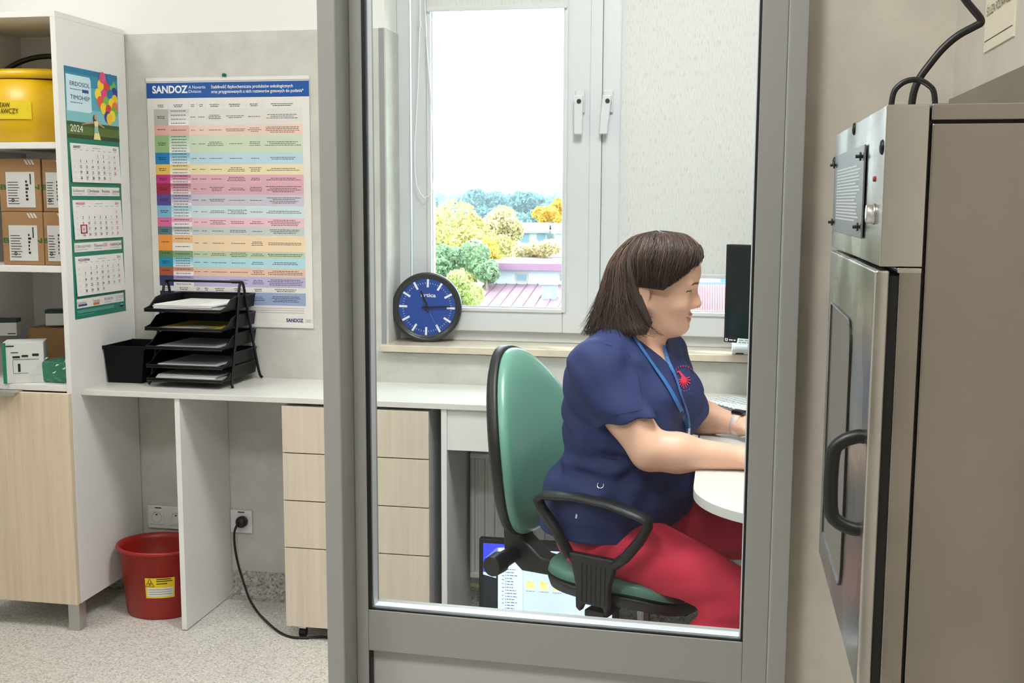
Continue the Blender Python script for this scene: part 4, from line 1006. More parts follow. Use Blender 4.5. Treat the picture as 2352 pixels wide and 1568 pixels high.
# window in the door
wy0, wy1, wz0, wz1 = PX(1958, 760, xd0).y, PX(1913, 700, xd0).y, .985, PX(1912, 695, xd0).z
rr2 = .03; w = []
for (cy_, cz_, a0) in ((wy1 - .004, wz0 + .004, 0), (wy1 - .004, wz1 - .004, 1), (wy0 + rr2, wz1 - rr2, 2), (wy0 + rr2, wz0 + rr2, 3)):
    R_ = .004 if a0 < 2 else rr2
    for k in range(7):
        a = -math.pi / 2 + a0 * math.pi / 2 + (math.pi / 2) * k / 6; w.append((xd0, cy_ + R_ * math.cos(a), cz_ + R_ * math.sin(a)))
MB().prism([(xd0 - .0012, y, z) for _, y, z in w], (.0014, 0, 0)).build('door_window', mat('reflection toned door glass', (146, 142, 133), .12, .4, .8), dr2)  # beige wall reflection is painted into the pane colour
MB().tube([(xd0 - .0012, y, z) for _, y, z in w], .0016, 5, closed=True).build('window_seal', M_blk, dr2)
# pull handle
hy = pyn + .028
gx = PY(1911, 1100, hy).x; hzt, hzb = PY(1985, 1003, hy).z, PY(1980, 1215, hy).z
hp = [(xd0 + .001, hy, hzt), (gx + .022, hy, hzt), (gx + .008, hy, hzt - .006), (gx, hy, hzt - .020), (gx, hy, hzb + .020), (gx + .008, hy, hzb + .006), (gx + .022, hy, hzb), (xd0 + .001, hy, hzb)]
MB().tube(smooth_path(hp, 4), [(.0072, .0072)] * (7 * 4 + 1), 10).build('pull_handle', M_blk, dr2, smooth=True)
# control panel details
plt = Sheet(PX(1926, 372, xh) + Vector((-.004, 0, 0)), (0, -1, 0), (0, 0, 1), (-1, 0, 0), 1, 1)
ya, yb_ = PX(1924, 400, xh).y, PX(1991, 400, xh).y; za, zb_ = PX(1988, 345, xh).z, PX(1985, 566, xh).z
za, zb_ = ztp - .030, zpan + .022
MB().box(xh - .0035, xh - .0015, yb_, ya, zb_, za).build('instruction_plate', mat('grey engraved plate', (120, 122, 124), .35, .6), pb, bevel=.0006)
S = Sheet((xh - .0036, ya, za), (0, -1, 0), (0, 0, 1), (-1, 0, 0), ya - yb_, za - zb_)
for k in range(17): S.words(.12, .92, .20 + .038 * k, .0016, mat('white engraving', (225, 228, 232), .5), .0003, random.uniform(.8, 1), 'l')
S.build('plate_lettering', pb)
for yy in (ya - .012, yb_ + .012):
    for zz in (za - .012, zb_ + .012):
        m = MB(); m.cyl((xh - .0012, yy, zz), (xh - .005, yy, zz), .0018, 8); m.cyl((xh - .005, yy, zz), (xh - .007, yy, zz), .0045, 10); m.cyl((xh - .007, yy, zz), (xh - .011, yy, zz), .0018, 8); m.build('thumb_screw', M_blk, pb)
for (qx, qy) in ((1963, 296), (2027, 338), (1917, 372)):
    c_ = PX(qx, qy, xh); MB().lathe([(.0075, 0), (.006, .002), (.002, .003)], (xh, c_.y, c_.z), 14, (-1, 0, 0)).build('cover_screw', M_blk, pb, smooth=True)
c_ = PX(2008, 491, xh); MB().lathe([(.0105, 0), (.0105, .002), (.0098, .002), (.0098, .007), (.008, .0082), (0, .0082)], (xh, c_.y, c_.z), 24, (-1, 0, 0)).build('push_button', mat('silver button', (205, 204, 200), .25, .9), pb, smooth=True)
c_ = PX(2010, 411, xh); MB().lathe([(.003, 0), (.0025, .002), (.0, .0025)], (xh, c_.y, c_.z), 12, (-1, 0, 0)).build('indicator_light', mat('red lamp lens', (150, 60, 60), .2), pb, smooth=True)
# wall flange
MB().box(XR - .006, XR, 1.0, YP - .003, .88, 1.578).build('wall_flange', M_st, pb, bevel=.001)
# cables on top
cbl = thing('supply_cable', 'thick black cable rising from the top of the pass box', 'cable', (xb0 - .02, 1.3, ztp))
yc = 1.22
cp = [PY(2092, 240, yc), PY(2098, 215, yc), PY(2112, 180, yc), PY(2135, 148, yc), PY(2165, 112, yc), PY(2200, 82, yc), PY(2240, 60, yc), PY(2253, 52, yc), PY(2250, 40, yc), PY(2232, 18, yc), PY(2212, -8, yc), PY(2160, -90, yc), PY(2120, -420, yc)]
cp[0].z = ztp - .004
MB().tube(smooth_path(cp), .0038, 10).build('flex', M_blk, cbl, smooth=True)
cbl = thing('loop_cable', 'short black cable looped over the top edge of the pass box', 'cable', (xb0 - .02, 1.2, ztp))
cp = [PY(2046, 238, 1.17), PY(2052, 215, 1.17), PY(2068, 194, 1.17), PY(2090, 184, 1.17), PY(2112, 184, 1.17), PY(2132, 195, 1.17), PY(2145, 212, 1.17), PY(2150, 238, 1.17)]
cp[0].z = ztp - .003; cp[-1].z = ztp - .003
MB().tube(smooth_path(cp), .0028, 8).build('flex', M_blk, cbl, smooth=True)
q = cp[0]; MB().cyl((q.x, q.y, ztp - .002), (q.x, q.y, ztp + .004), .006, 12).build('cable_gland', M_blk, cbl)
# sign on the wall
s0 = PX(2262, 122, XR); s1 = PX(2330, 90, XR)
sg = thing('wall_sign', 'cream wall sign with dark lettering above the pass box', 'sign', (XR, (s0.y + s1.y) / 2, s0.z))
SWd, SHt = s0.y - s1.y, .115
MB().box(XR - .002, XR, s1.y, s0.y, s0.z, s0.z + SHt).build('sign_plate', mat('cream laminated card', (232, 226, 204), .3), sg)
S = Sheet((XR - .0021, s0.y, s0.z + SHt), (0, -1, 0), (0, 0, 1), (-1, 0, 0), SWd, SHt)
S.text('ŚLUZA PODAWCZA', .5, .60, .0115, pm((96, 78, 52)), 'c', SWd * .86)
S.rect(.03, .875, .97, .885, pm((80, 66, 46)))
S.rect(.03, .10, .97, .11, pm((80, 66, 46)))
S.build('sign_lettering', sg)

# ------------------------------------------------------------------ swivel chair
CHY = rad(-22)
M_vinyl = mat('green vinyl', (112, 166, 146), .30, bump=(160, .04))
M_chb = mat('black chair plastic', (24, 26, 28), .45, bump=(300, .15))
ch = thing('office_chair', 'green vinyl swivel chair with black loop armrests under the woman', 'chair', (-.18, 2.83, 0), CHY)
def pad(pts2, z0, z1, crown, r, n=40, axis='z'):
    """rounded cushion: outline (callable angle->(a,b)), lofted rings"""
    rings = []
    for (s, z) in ((.90, z0), (1.0, z0 + r * .6), (1.0, z1 - r), (.975, z1 - r * .35), (.92, z1), (.70, z1 + crown * .6), (.35, z1 + crown * .95), (.02, z1 + crown)):
        rings.append([(pts2(2 * math.pi * k / n)[0] * s, pts2(2 * math.pi * k / n)[1] * s, z) for k in range(n)])
    return rings
def loft(mb, rings, xf):
    n = len(rings[0]); vs = [xf(p) for rg in rings for p in rg]; fs = []
    for i in range(len(rings) - 1):
        for j in range(n): fs.append((i * n + j, i * n + (j + 1) % n, (i + 1) * n + (j + 1) % n, (i + 1) * n + j))
    fs += [tuple(range(n))[::-1], tuple(range((len(rings) - 1) * n, len(rings) * n))]
    return mb.add(vs, fs)
def sup(a, b, e):
    def f_(t):
        c, s = math.cos(t), math.sin(t); return (a * math.copysign(abs(c) ** (2 / e), c), b * math.copysign(abs(s) ** (2 / e), s))
    return f_
def seat_out(t):
    x, y = sup(.205, .212, 3.0)(t); return (x, y * (1 - .10 * max(0, -x / .205)))
def seat_xf(p):
    x, y, z = p; drop = -.035 * max(0, (x - .08) / .145) ** 2; return (x - .035, y, z + drop + .012 * (y / .215) ** 2)
loft(MB(), pad(seat_out, .445, .492, .006, .03, 48), seat_xf).build('seat_cushion', M_vinyl, ch, smooth=True, local=True)
loft(MB(), [[(seat_out(2 * math.pi * k / 48)[0] * s, seat_out(2 * math.pi * k / 48)[1] * s, z) for k in range(48)] for s, z in ((.80, .412), (.97, .425), (1.0, .445), (1.0, .452))], seat_xf).build('seat_shell', M_chb, ch, smooth=True, local=True)
# backrest: egg outline standing up, facing +x
def back_out(t):
    c, s = math.cos(t), math.sin(t); v = .255 * math.copysign(abs(s) ** (2 / 2.3), s)
    wd = .198 * (1 - .30 * max(0, v / .255) ** 1.5 - .16 * max(0, -v / .255) ** 2); return (wd * math.copysign(abs(c) ** (2 / 2.2), c), v)
def back_xf(p):
    a, v, d = p; lean = -.085 * v / .255 * .35; curve = .05 * (a / .215) ** 2 + .025 * (1 - (v / .255) ** 2)
    return (-.412 + d + curve + lean, -a, .765 + v)
loft(MB(), pad(back_out, .012, .052, .012, .022, 56), lambda p: back_xf(p)).build('backrest_cushion', M_vinyl, ch, smooth=True, local=True)
loft(MB(), [[(back_out(2 * math.pi * k / 56)[0] * s, back_out(2 * math.pi * k / 56)[1] * s, z) for k in range(56)] for s, z in ((.7, -.022), (.94, -.016), (1.02, -.004), (1.02, .018), (.99, .022))], back_xf).build('backrest_shell', M_chb, ch, smooth=True, local=True)
MB().prism([(-.43, -.032, .70), (-.36, -.032, .70), (-.36, -.032, .50), (-.30, -.032, .455), (-.18, -.032, .445), (-.18, -.032, .41), (-.36, -.032, .405), (-.42, -.032, .45)], (0, .064, 0)).build('back_bracket', M_chb, ch, bevel=.008, local=True)
MB().tube([(-.385, -.03, .452), (-.385, -.10, .447)], [.022, .024], 16).tube([(-.385, -.10, .447), (-.385, -.145, .444)], [.030, .028], 14).build('adjustment_knob', M_chb, ch, local=True, bevel=.003)
MB().prism([(-.2, -.09, .40), (.16, -.09, .40), (.16, .09, .40), (-.2, .09, .40)], (0, 0, .022)).build('mechanism', M_chb, ch, bevel=.006, local=True)
MB().cyl((0, 0, .25), (0, 0, .405), .017, 16).build('gas_spring', mat('grey steel tube', (140, 142, 144), .3, .9), ch, local=True)
MB().cyl((0, 0, .085), (0, 0, .30), .028, 20, r2=.026).build('column_cover', M_chb, ch, local=True)
MB().cyl((-.02, -.13, .405), (-.02, -.20, .395), .004, 8).build('height_lever', M_chb, ch, local=True)
for sg_ in (-1, 1):
    yy = .262 * sg_
    pt = [(-.075, .560), (-.120, .628), (-.160, .672), (-.168, .690), (-.150, .703), (-.06, .712), (.03, .708), (.10, .694), (.130, .684), (.132, .668), (.110, .630), (.075, .585), (.045, .560)]
    rr3 = [(.013, .016)] * 3 + [(.012, .020), (.011, .024)] + [(.010, .026)] * 3 + [(.010, .022), (.011, .018)] + [(.013, .016)] * 3
    MB().tube([(x, yy, z) for x, z in pt], rr3, 10, flat=(0, 0, 1)).build('armrest', M_chb, ch, smooth=True, local=True)
    o_ = .014
    br = [(-.088, .575), (.058, .575), (.048, .545), (.036, .50), (.036, .455), (.028, .430), (.020, .452), (-.032, .452), (-.042, .430), (-.054, .440), (-.056, .50), (-.066, .545)]
    MB().prism([(x, yy - o_ * .8, z) for x, z in br], (0, o_ * 1.6, 0)).build('arm_bracket', M_chb, ch, bevel=.005, local=True)
    m = MB()
    for k in range(6): m.box(-.040 + .0125 * k, -.034 + .0125 * k, yy + sg_ * .010 - .003, yy + sg_ * .010 + .005, .458, .555)
    m.build('bracket_rib', M_chb, ch, bevel=.002, local=True)
    MB().box(-.035, .02, min(yy, .16 * sg_), max(yy, .16 * sg_), .418, .436).build('arm_mount', M_chb, ch, bevel=.004, local=True)
for k in range(5):
    a = rad(72 * k + 20); e = Vector((math.cos(a), math.sin(a), 0)); nrm_ = Vector((-e.y, e.x, 0))
    MB().prism([e * .02 + nrm_ * .024 + Vector((0, 0, .07)), e * .02 - nrm_ * .024 + Vector((0, 0, .07)), e * .29 - nrm_ * .014 + Vector((0, 0, .055)), e * .29 + nrm_ * .014 + Vector((0, 0, .055))], (0, 0, .028)).build('base_leg', M_chb, ch, bevel=.006, local=True)
    MB().cyl(e * .28 + nrm_ * -.02 + Vector((0, 0, .027)), e * .28 + nrm_ * .02 + Vector((0, 0, .027)), .027, 16).build('castor', M_chb, ch, local=True)

# ------------------------------------------------------------------ view from the window (an upper floor)
GZ = -9.0
o = MB().box(-260, 260, 8, 620, GZ - .3, GZ).build('ground', mat('autumn meadow', (120, 138, 84), .9, var=(.05, .2))); o['kind'] = 'structure'
M_bark = mat('grey brown bark', (120, 104, 88), .9)
def leaf_mat(name, c, v=.25, tr=.5):
    m = bpy.data.materials.new(name); m.use_nodes = True; nt = m.node_tree; b = nt.nodes['Principled BSDF']
    g = nt.nodes.new('ShaderNodeNewGeometry'); r = nt.nodes.new('ShaderNodeValToRGB'); k = np.array(lin(c)[:3])
    r.color_ramp.elements[0].color = (*np.clip(k * (1 - v), 0, 1), 1); r.color_ramp.elements[1].color = (*np.clip(k * (1 + v), 0, 1), 1)
    nt.links.new(g.outputs['Random Per Island'], r.inputs[0]); nt.links.new(r.outputs[0], b.inputs['Base Color']); b.inputs['Roughness'].default_value = .6
    if tr:
        t = nt.nodes.new('ShaderNodeBsdfTranslucent'); mx = nt.nodes.new('ShaderNodeMixShader'); mx.inputs[0].default_value = tr; out = nt.nodes['Material Output']
        nt.links.new(r.outputs[0], t.inputs[0]); nt.links.new(b.outputs[0], mx.inputs[1]); nt.links.new(t.outputs[0], mx.inputs[2]); nt.links.new(mx.outputs[0], out.inputs[0])
    MATS[name] = m; return m
rng = np.random.default_rng(11)
def crown_mesh(name, rx, ry, rz, n, size, m, lumps=9):
    cs = rng.normal(0, .38, (lumps, 3)) * (rx, ry, rz); rs = rng.uniform(.38, .6, lumps)
    pk = rng.integers(0, lumps, n); d = rng.normal(size=(n, 3)); d /= np.linalg.norm(d, axis=1)[:, None]
    rad_ = rs[pk] * rng.uniform(.55, 1.0, n) ** .5
    p = cs[pk] + d * rad_[:, None] * (rx, ry, rz)
    a = rng.normal(size=(n, 3)); a /= np.linalg.norm(a, axis=1)[:, None]; b = np.cross(a, rng.normal(size=(n, 3))); b /= np.linalg.norm(b, axis=1)[:, None]
    s = size * rng.uniform(.6, 1.3, n)[:, None]
    V = np.stack([p - a * s, p - b * s * .55, p + a * s, p + b * s * .55], 1).reshape(-1, 3)
    me = bpy.data.meshes.new(name); F = np.arange(n * 4).reshape(-1, 4)
    me.vertices.add(n * 4); me.vertices.foreach_set('co', V.astype(np.float32).ravel()); me.loops.add(n * 4); me.loops.foreach_set('vertex_index', F.ravel().astype(np.int32))
    me.polygons.add(n); me.polygons.foreach_set('loop_start', (np.arange(n) * 4).astype(np.int32)); me.polygons.foreach_set('loop_total', np.full(n, 4, np.int32))
    me.materials.append(m); me.update(calc_edges=True); return me
def tree(px_, py_, rpx, rpz, dist, m, label, size, n, group=None, me=None):
    c = PY(px_, py_, dist); k = dist / FPX * 1.03; rx, rz = rpx * k, rpz * k
    t = thing('tree', label, 'tree', (c.x, c.y, GZ), group=group)
    if me is None: me = crown_mesh('crown', rx, rx, rz, n, size, m)
    o = bpy.data.objects.new('crown', me); coll.objects.link(o); o.parent = t; o.location = (0, 0, c.z - GZ); o.rotation_euler = (0, 0, rng.uniform(0, 6))
    MB().tube([(c.x, c.y, GZ), (c.x + .1, c.y, (c.z + GZ) / 2), (c.x, c.y, c.z + rz * .3)], [.22 + rx * .03, .16, .05], 8).build('trunk', M_bark, t, smooth=True)
    return me
L_y = leaf_mat('yellow leaves', (190, 182, 118), .55); L_t = leaf_mat('tan yellow leaves', (196, 184, 140), .55); L_by = leaf_mat('bright yellow leaves', (216, 200, 96), .3); L_o = leaf_mat('orange yellow leaves', (222, 186, 96), .3)
L_g = leaf_mat('green leaves', (142, 168, 132), .35); L_lg = leaf_mat('light green leaves', (190, 198, 132), .3); L_bg = leaf_mat('blue green leaves', (128, 166, 158), .3); L_f1 = leaf_mat('forest leaves', (112, 150, 150), .45); L_f2 = leaf_mat('far forest leaves', (106, 150, 176), .3)  # blue distance haze is partly put into both forest leaf colours
tree(1090, 560, 96, 100, 78, L_y, 'big yellow tree seen through the window above the clock', .16, 7000)
tree(1160, 530, 56, 52, 84, L_t, 'tan yellow tree behind the white building', .17, 5000)
tree(1132, 580, 26, 28, 70, L_by, 'small bright yellow tree near the white building', .12, 2000)
tree(1226, 580, 56, 30, 74, L_t, 'pale tan tree in front of the grey roofed house', .14, 4500)
tree(1248, 492, 30, 24, 118, L_o, 'orange yellow tree below the forest', .26, 1800)
tree(1288, 488, 18, 22, 124, L_o, 'narrow orange tree at the edge of the forest', .26, 1200)
tree(1040, 600, 62, 62, 66, L_g, 'green tree beside the yellow tree', .14, 6000)
tree(1062, 668, 56, 52, 52, L_lg, 'light green bushy tree beside the red roof', .10, 6000)
tree(1000, 540, 36, 70, 90, L_bg, 'blue green tree at the edge of the window', .2, 3000)
tree(1030, 540, 60, 74, 86, L_lg, 'yellowish green tree behind the big yellow tree', .18, 4500)
tree(1118, 628, 30, 34, 64, L_g, 'dark green tree under the building eave', .13, 2500)
gm1 = crown_mesh('crown', 3.0, 3.0, 3.2, 4000, .17, L_g); gm2 = crown_mesh('crown', 3.0, 3.0, 3.0, 4000, .17, L_y)
for i, (x, y, d) in enumerate(((700, 560, 92), (770, 590, 84), (840, 555, 96), (905, 585, 82), (955, 560, 90), (1350, 545, 108), (1410, 560, 112), (1470, 540, 118), (1540, 556, 110), (1610, 545, 116), (1690, 556, 112), (1770, 548, 118), (1860, 560, 110))):
    k_ = i % 2
    tree(x, y, 80, 80, d, L_g, 'yellow autumn tree standing in the gap beside the houses' if k_ else 'green tree standing in the gap beside the houses', .17, 0, 'yellow trees beside the houses' if k_ else 'green trees beside the houses', gm2 if k_ else gm1)
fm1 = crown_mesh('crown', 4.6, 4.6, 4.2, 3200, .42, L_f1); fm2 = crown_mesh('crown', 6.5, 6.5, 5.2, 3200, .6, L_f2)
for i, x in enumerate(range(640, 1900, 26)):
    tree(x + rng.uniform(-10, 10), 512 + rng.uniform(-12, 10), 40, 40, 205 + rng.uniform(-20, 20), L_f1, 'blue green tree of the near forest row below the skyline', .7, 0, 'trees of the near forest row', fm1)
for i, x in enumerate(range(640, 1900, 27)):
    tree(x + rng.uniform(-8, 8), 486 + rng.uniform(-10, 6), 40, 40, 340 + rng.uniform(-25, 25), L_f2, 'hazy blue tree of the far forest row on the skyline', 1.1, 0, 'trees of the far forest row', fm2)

hz = MB().box(-150, 190, 130, 520, GZ + .2, 60).build('distant_haze', bpy.data.materials.new('autumn haze'))
tag(hz, 'pale haze hanging over the distant forest', 'haze', kind='stuff')
_hm = bpy.data.materials['autumn haze']; _hm.use_nodes = True; _hm.node_tree.nodes.clear()
_ho = _hm.node_tree.nodes.new('ShaderNodeOutputMaterial'); _hv = _hm.node_tree.nodes.new('ShaderNodeVolumeScatter')
_hv.inputs['Color'].default_value = (0.86, 0.93, 1.0, 1); _hv.inputs['Density'].default_value = 0.0015; _hv.inputs['Anisotropy'].default_value = 0.2
_hm.node_tree.links.new(_hv.outputs[0], _ho.inputs['Volume'])
# ---- buildings
M_roofm = mat('red brown sheet metal roof', (132, 104, 116), .42, .2, var=(.6, .08))
M_seam = mat('roof seam', (132, 84, 94), .45, .2)
M_fas = mat('plum fascia', (128, 94, 116), .5)
M_wallw = mat('white render', (186, 194, 200), .85)
M_winf = mat('weathered window frame', (168, 160, 140), .6); M_wing = mat('far window glass', (96, 126, 146), .15)
bd = thing('rooftop_building', 'white attic storey above a seamed red metal roof with a chimney', 'building', (-4, 60, GZ))
YA, YB = 66.0, 57.0
tlc, trc = PY(1116, 651, YA), PY(1480, 655, YA); blc = PY(1052, 716, YB); brc = PY(1480, 722, YB)
ext = .25; dn = (blc - tlc); blc2 = blc + dn * ext; brc2 = brc + Vector((0, dn.y, dn.z)) * ext
MB().prism([tlc, trc, brc2, blc2], (0, 0, -.18)).build('lower_roof', M_roofm, bd)
m = MB(); nseam = int((trc.x - tlc.x) / .62)
for k in range(nseam + 1):
    a_ = tlc + (trc - tlc) * (k / nseam); b_ = blc2 + (brc2 - blc2) * (k / nseam); a_ = a_ + Vector((0, 0, .03)); b_ = b_ + Vector((0, 0, .03)); m.tube([a_, b_], .035, 4)
m.build('roof_seam', M_seam, bd)
MB().prism([(tlc.x + .1, YB - 1, GZ), (trc.x, YB - 1, GZ), (trc.x, YB - 1, blc.z - .9), (tlc.x + .1, YB - 1, blc.z - .9)], (0, YA - YB + .5, 0)).build('lower_wall', M_wallw, bd)
zt = PY(1200, 619, YA).z
MB().box(tlc.x, trc.x, YA, YA + 6, GZ, zt).build('attic_wall', M_wallw, bd)
f0 = PY(1095, 603, YA - .5)
MB().box(f0.x, trc.x + .5, YA - .6, YA + 6.6, zt, f0.z).build('upper_roof', M_fas, bd)
for (xa, xb_) in ((1184, 1213), (1284, 1312)):
    a_, b_ = PY(xa, 628, YA), PY(xb_, 647, YA)
    wf = MB().box(a_.x, b_.x, YA - .06, YA + .02, b_.z, a_.z).build('window_frame', M_winf, bd)
    MB().box(a_.x + .09, b_.x - .09, YA - .08, YA - .04, b_.z + .07, a_.z - .07).build('pane', M_wing, wf)
c0, c1_ = PY(1244, 653, 61), PY(1276, 700, 61)
MB().box(c0.x, c1_.x, 61, 61.9, c1_.z - .6, c0.z).build('chimney', mat('weathered chimney render', (140, 152, 168), .9, var=(3, .15)), bd)
MB().box(c0.x - .12, c1_.x + .12, 60.85, 62.05, c0.z, c0.z + .1).build('chimney_cap', mat('chimney cap', (206, 206, 190), .8), bd)
# grey roofed houses between the trees
def house(name_label, xa, xb_, yr, ye, yw, dist, rc_, wc):
    t = thing('house', name_label, 'house', (PY((xa + xb_) / 2, yr, dist).x, dist, GZ))
    a_, b_, e_ = PY(xa, yr, dist + 4), PY(xb_, yr, dist + 4), PY(xa, ye, dist)
    f_ = PY(xb_, ye, dist); MB().prism([a_, b_, f_, e_], (0, 0, -.2)).build('roof', rc_, t)
    MB().prism([a_, b_, b_ + Vector((0, 5, e_.z - a_.z)), a_ + Vector((0, 5, e_.z - a_.z))], (0, 0, -.2)).build('roof', rc_, t)
    MB().box(e_.x + .3, f_.x - .3, dist + .4, dist + 8, GZ, e_.z).build('wall', wc, t)
    for k in range(3):
        x = e_.x + (f_.x - e_.x) * (.2 + .28 * k); wz = PY(xa, yw, dist).z
        w_ = MB().box(x, x + .9, dist + .33, dist + .42, wz - .5, wz + .5).build('window', M_winf, t); MB().box(x + .08, x + .82, dist + .31, dist + .36, wz - .42, wz + .42).build('pane', M_wing, w_)
M_grf = mat('grey violet roof sheet', (150, 146, 166), .5, .1); M_dkf = mat('slate roof sheet', (110, 116, 136), .5, .1)
house('house with a grey violet roof half hidden by tan trees', 1130, 1262, 511, 530, 545, 100, M_grf, M_wallw)
house('house with a pale roof at the window edge behind the tan trees', 1266, 1420, 512, 531, 545, 96, M_grf, mat('light blue render', (190, 214, 224), .85))
house('low house with a slate roof in front of the pale roofed house', 1262, 1420, 548, 590, 600, 88, M_dkf, M_wallw)
# ribbed red roof under the lowered blind
rr_ = thing('ribbed_roof', 'ribbed red metal roof seen below the lowered blind', 'roof', (1.5, 44, GZ))
a_, b_, c_, d_ = PY(1560, 655, 50), PY(1900, 659, 50), PY(1900, 735, 42), PY(1560, 730, 42)
MB().prism([a_, b_, c_, d_], (0, 0, -.15)).build('roof_sheet', mat('coral red roof sheet', (122, 58, 70), .5), rr_)
m = MB()
for k in range(60):
    t_ = k / 59; m.tube([a_ + (b_ - a_) * t_ + Vector((0, 0, .03)), d_ + (c_ - d_) * t_ + Vector((0, 0, .03))], .04, 4)
m.build('roof_rib', mat('dark red rib', (104, 34, 46), .5), rr_)
MB().box(a_.x, b_.x, 43, 51, GZ, c_.z - .2).build('wall', M_wallw, rr_)
house('long pale house beyond the ribbed red roof', 1590, 1900, 634, 648, 652, 60, M_dkf, M_wallw)

# ------------------------------------------------------------------ the woman: implicit surfaces turned into meshes
def axis(a, b, st, fine=()):
    xs = [a]
    while xs[-1] < b:
        s = st
        for (p, q, fs) in fine:
            if p <= xs[-1] <= q: s = min(s, fs)
        xs.append(xs[-1] + s)
    return np.array(xs, np.float32)
class SDF:
    def __init__(s): s.ops = []
    def add(s, fn, lo, hi, k=.02, op='u'): s.ops.append((fn, np.array(lo), np.array(hi), k, op)); return s
    def cone(s, a, b, ra, rb, k=.02, op='u', flat=None):
        a = np.array(a, float); b = np.array(b, float); ab = b - a; L2 = ab @ ab; r = max(ra, rb)
        fl = None if flat is None else (np.array(flat[0], float), flat[1])
        def fn(X, Y, Z):
            x, y, z = X - a[0], Y - a[1], Z - a[2]
            t = np.clip((x * ab[0] + y * ab[1] + z * ab[2]) / L2, 0, 1)
            x, y, z = x - t * ab[0], y - t * ab[1], z - t * ab[2]
            d2 = x * x + y * y + z * z
            if fl is not None:
                q = x * fl[0][0] + y * fl[0][1] + z * fl[0][2]; d2 = d2 + q * q * (1 / fl[1] ** 2 - 1)
            return np.sqrt(d2) - (ra + (rb - ra) * t)
        return s.add(fn, np.minimum(a, b) - r, np.maximum(a, b) + r, k, op)
    def ell(s, c, r, ax=None, k=.02, op='u'):
        c = np.array(c, float); r = np.array(r, float); A = np.eye(3) if ax is None else np.array(ax, float)
        def fn(X, Y, Z):
            x, y, z = X - c[0], Y - c[1], Z - c[2]; q = 0; 
            for i in range(3): q = q + ((x * A[i][0] + y * A[i][1] + z * A[i][2]) / r[i]) ** 2
            return (np.sqrt(q) - 1) * r.min()
        m = np.abs(A.T) @ r
        return s.add(fn, c - m, c + m, k, op)
    def loft(s, keys, F, Lv, k=.02, e=2.3, scale=1.0):
        K = np.array(keys, float); z0, z1 = K[0, 0], K[-1, 0]
        def fn(X, Y, Z):
            zz = np.clip(Z, z0, z1); cx, cy, a, b = [np.interp(zz, K[:, 0], K[:, i]) for i in (1, 2, 3, 4)]
            a = a * scale; b = b * scale
            u = (X - cx) * F[0] + (Y - cy) * F[1]; v = (X - cx) * Lv[0] + (Y - cy) * Lv[1]
            d = ((np.abs(u) / a) ** e + (np.abs(v) / b) ** e) ** (1 / e); d = (d - 1) * np.minimum(a, b)
            o = np.maximum(z0 - Z, Z - z1); return np.where(o > 0, np.sqrt(np.maximum(d, 0) ** 2 + o ** 2) + np.minimum(d, 0) * 0, np.maximum(d, o))
        m = K[:, 3:5].max() * scale * 1.05
        return s.add(fn, [K[:, 1].min() - m, K[:, 2].min() - m, z0], [K[:, 1].max() + m, K[:, 2].max() + m, z1], k)
    @staticmethod
    def comb(D, d, k, op):
        if op == 'u':
            h = np.clip(.5 + .5 * (D - d) / k, 0, 1); return D + (d - D) * h - k * h * (1 - h)
        if op == 's':
            h = np.clip(.5 - .5 * (D + d) / k, 0, 1); return D + (-d - D) * h + k * h * (1 - h)
        return D + d          # 'a': displacement
    def pts(s, P):
        X, Y, Z = P[:, 0], P[:, 1], P[:, 2]; D = np.full(len(P), 1.0)
        for fn, lo, hi, k, op in s.ops: D = SDF.comb(D, fn(X, Y, Z), k, op)
        return D
    def grid(s, xs, ys, zs):
        D = np.full((len(xs), len(ys), len(zs)), 1.0, np.float32)
        for fn, lo, hi, k, op in s.ops:
            m = k + .012; I = [np.searchsorted(ax_, [l - m, h + m]) for ax_, l, h in zip((xs, ys, zs), lo, hi)]
            if any(i[1] - i[0] < 1 for i in I): continue
            sl = tuple(slice(i[0], i[1]) for i in I)
            X, Y, Z = np.meshgrid(xs[sl[0]], ys[sl[1]], zs[sl[2]], indexing='ij', sparse=True)
            D[sl] = SDF.comb(D[sl], fn(X, Y, Z), k, op)
        return D
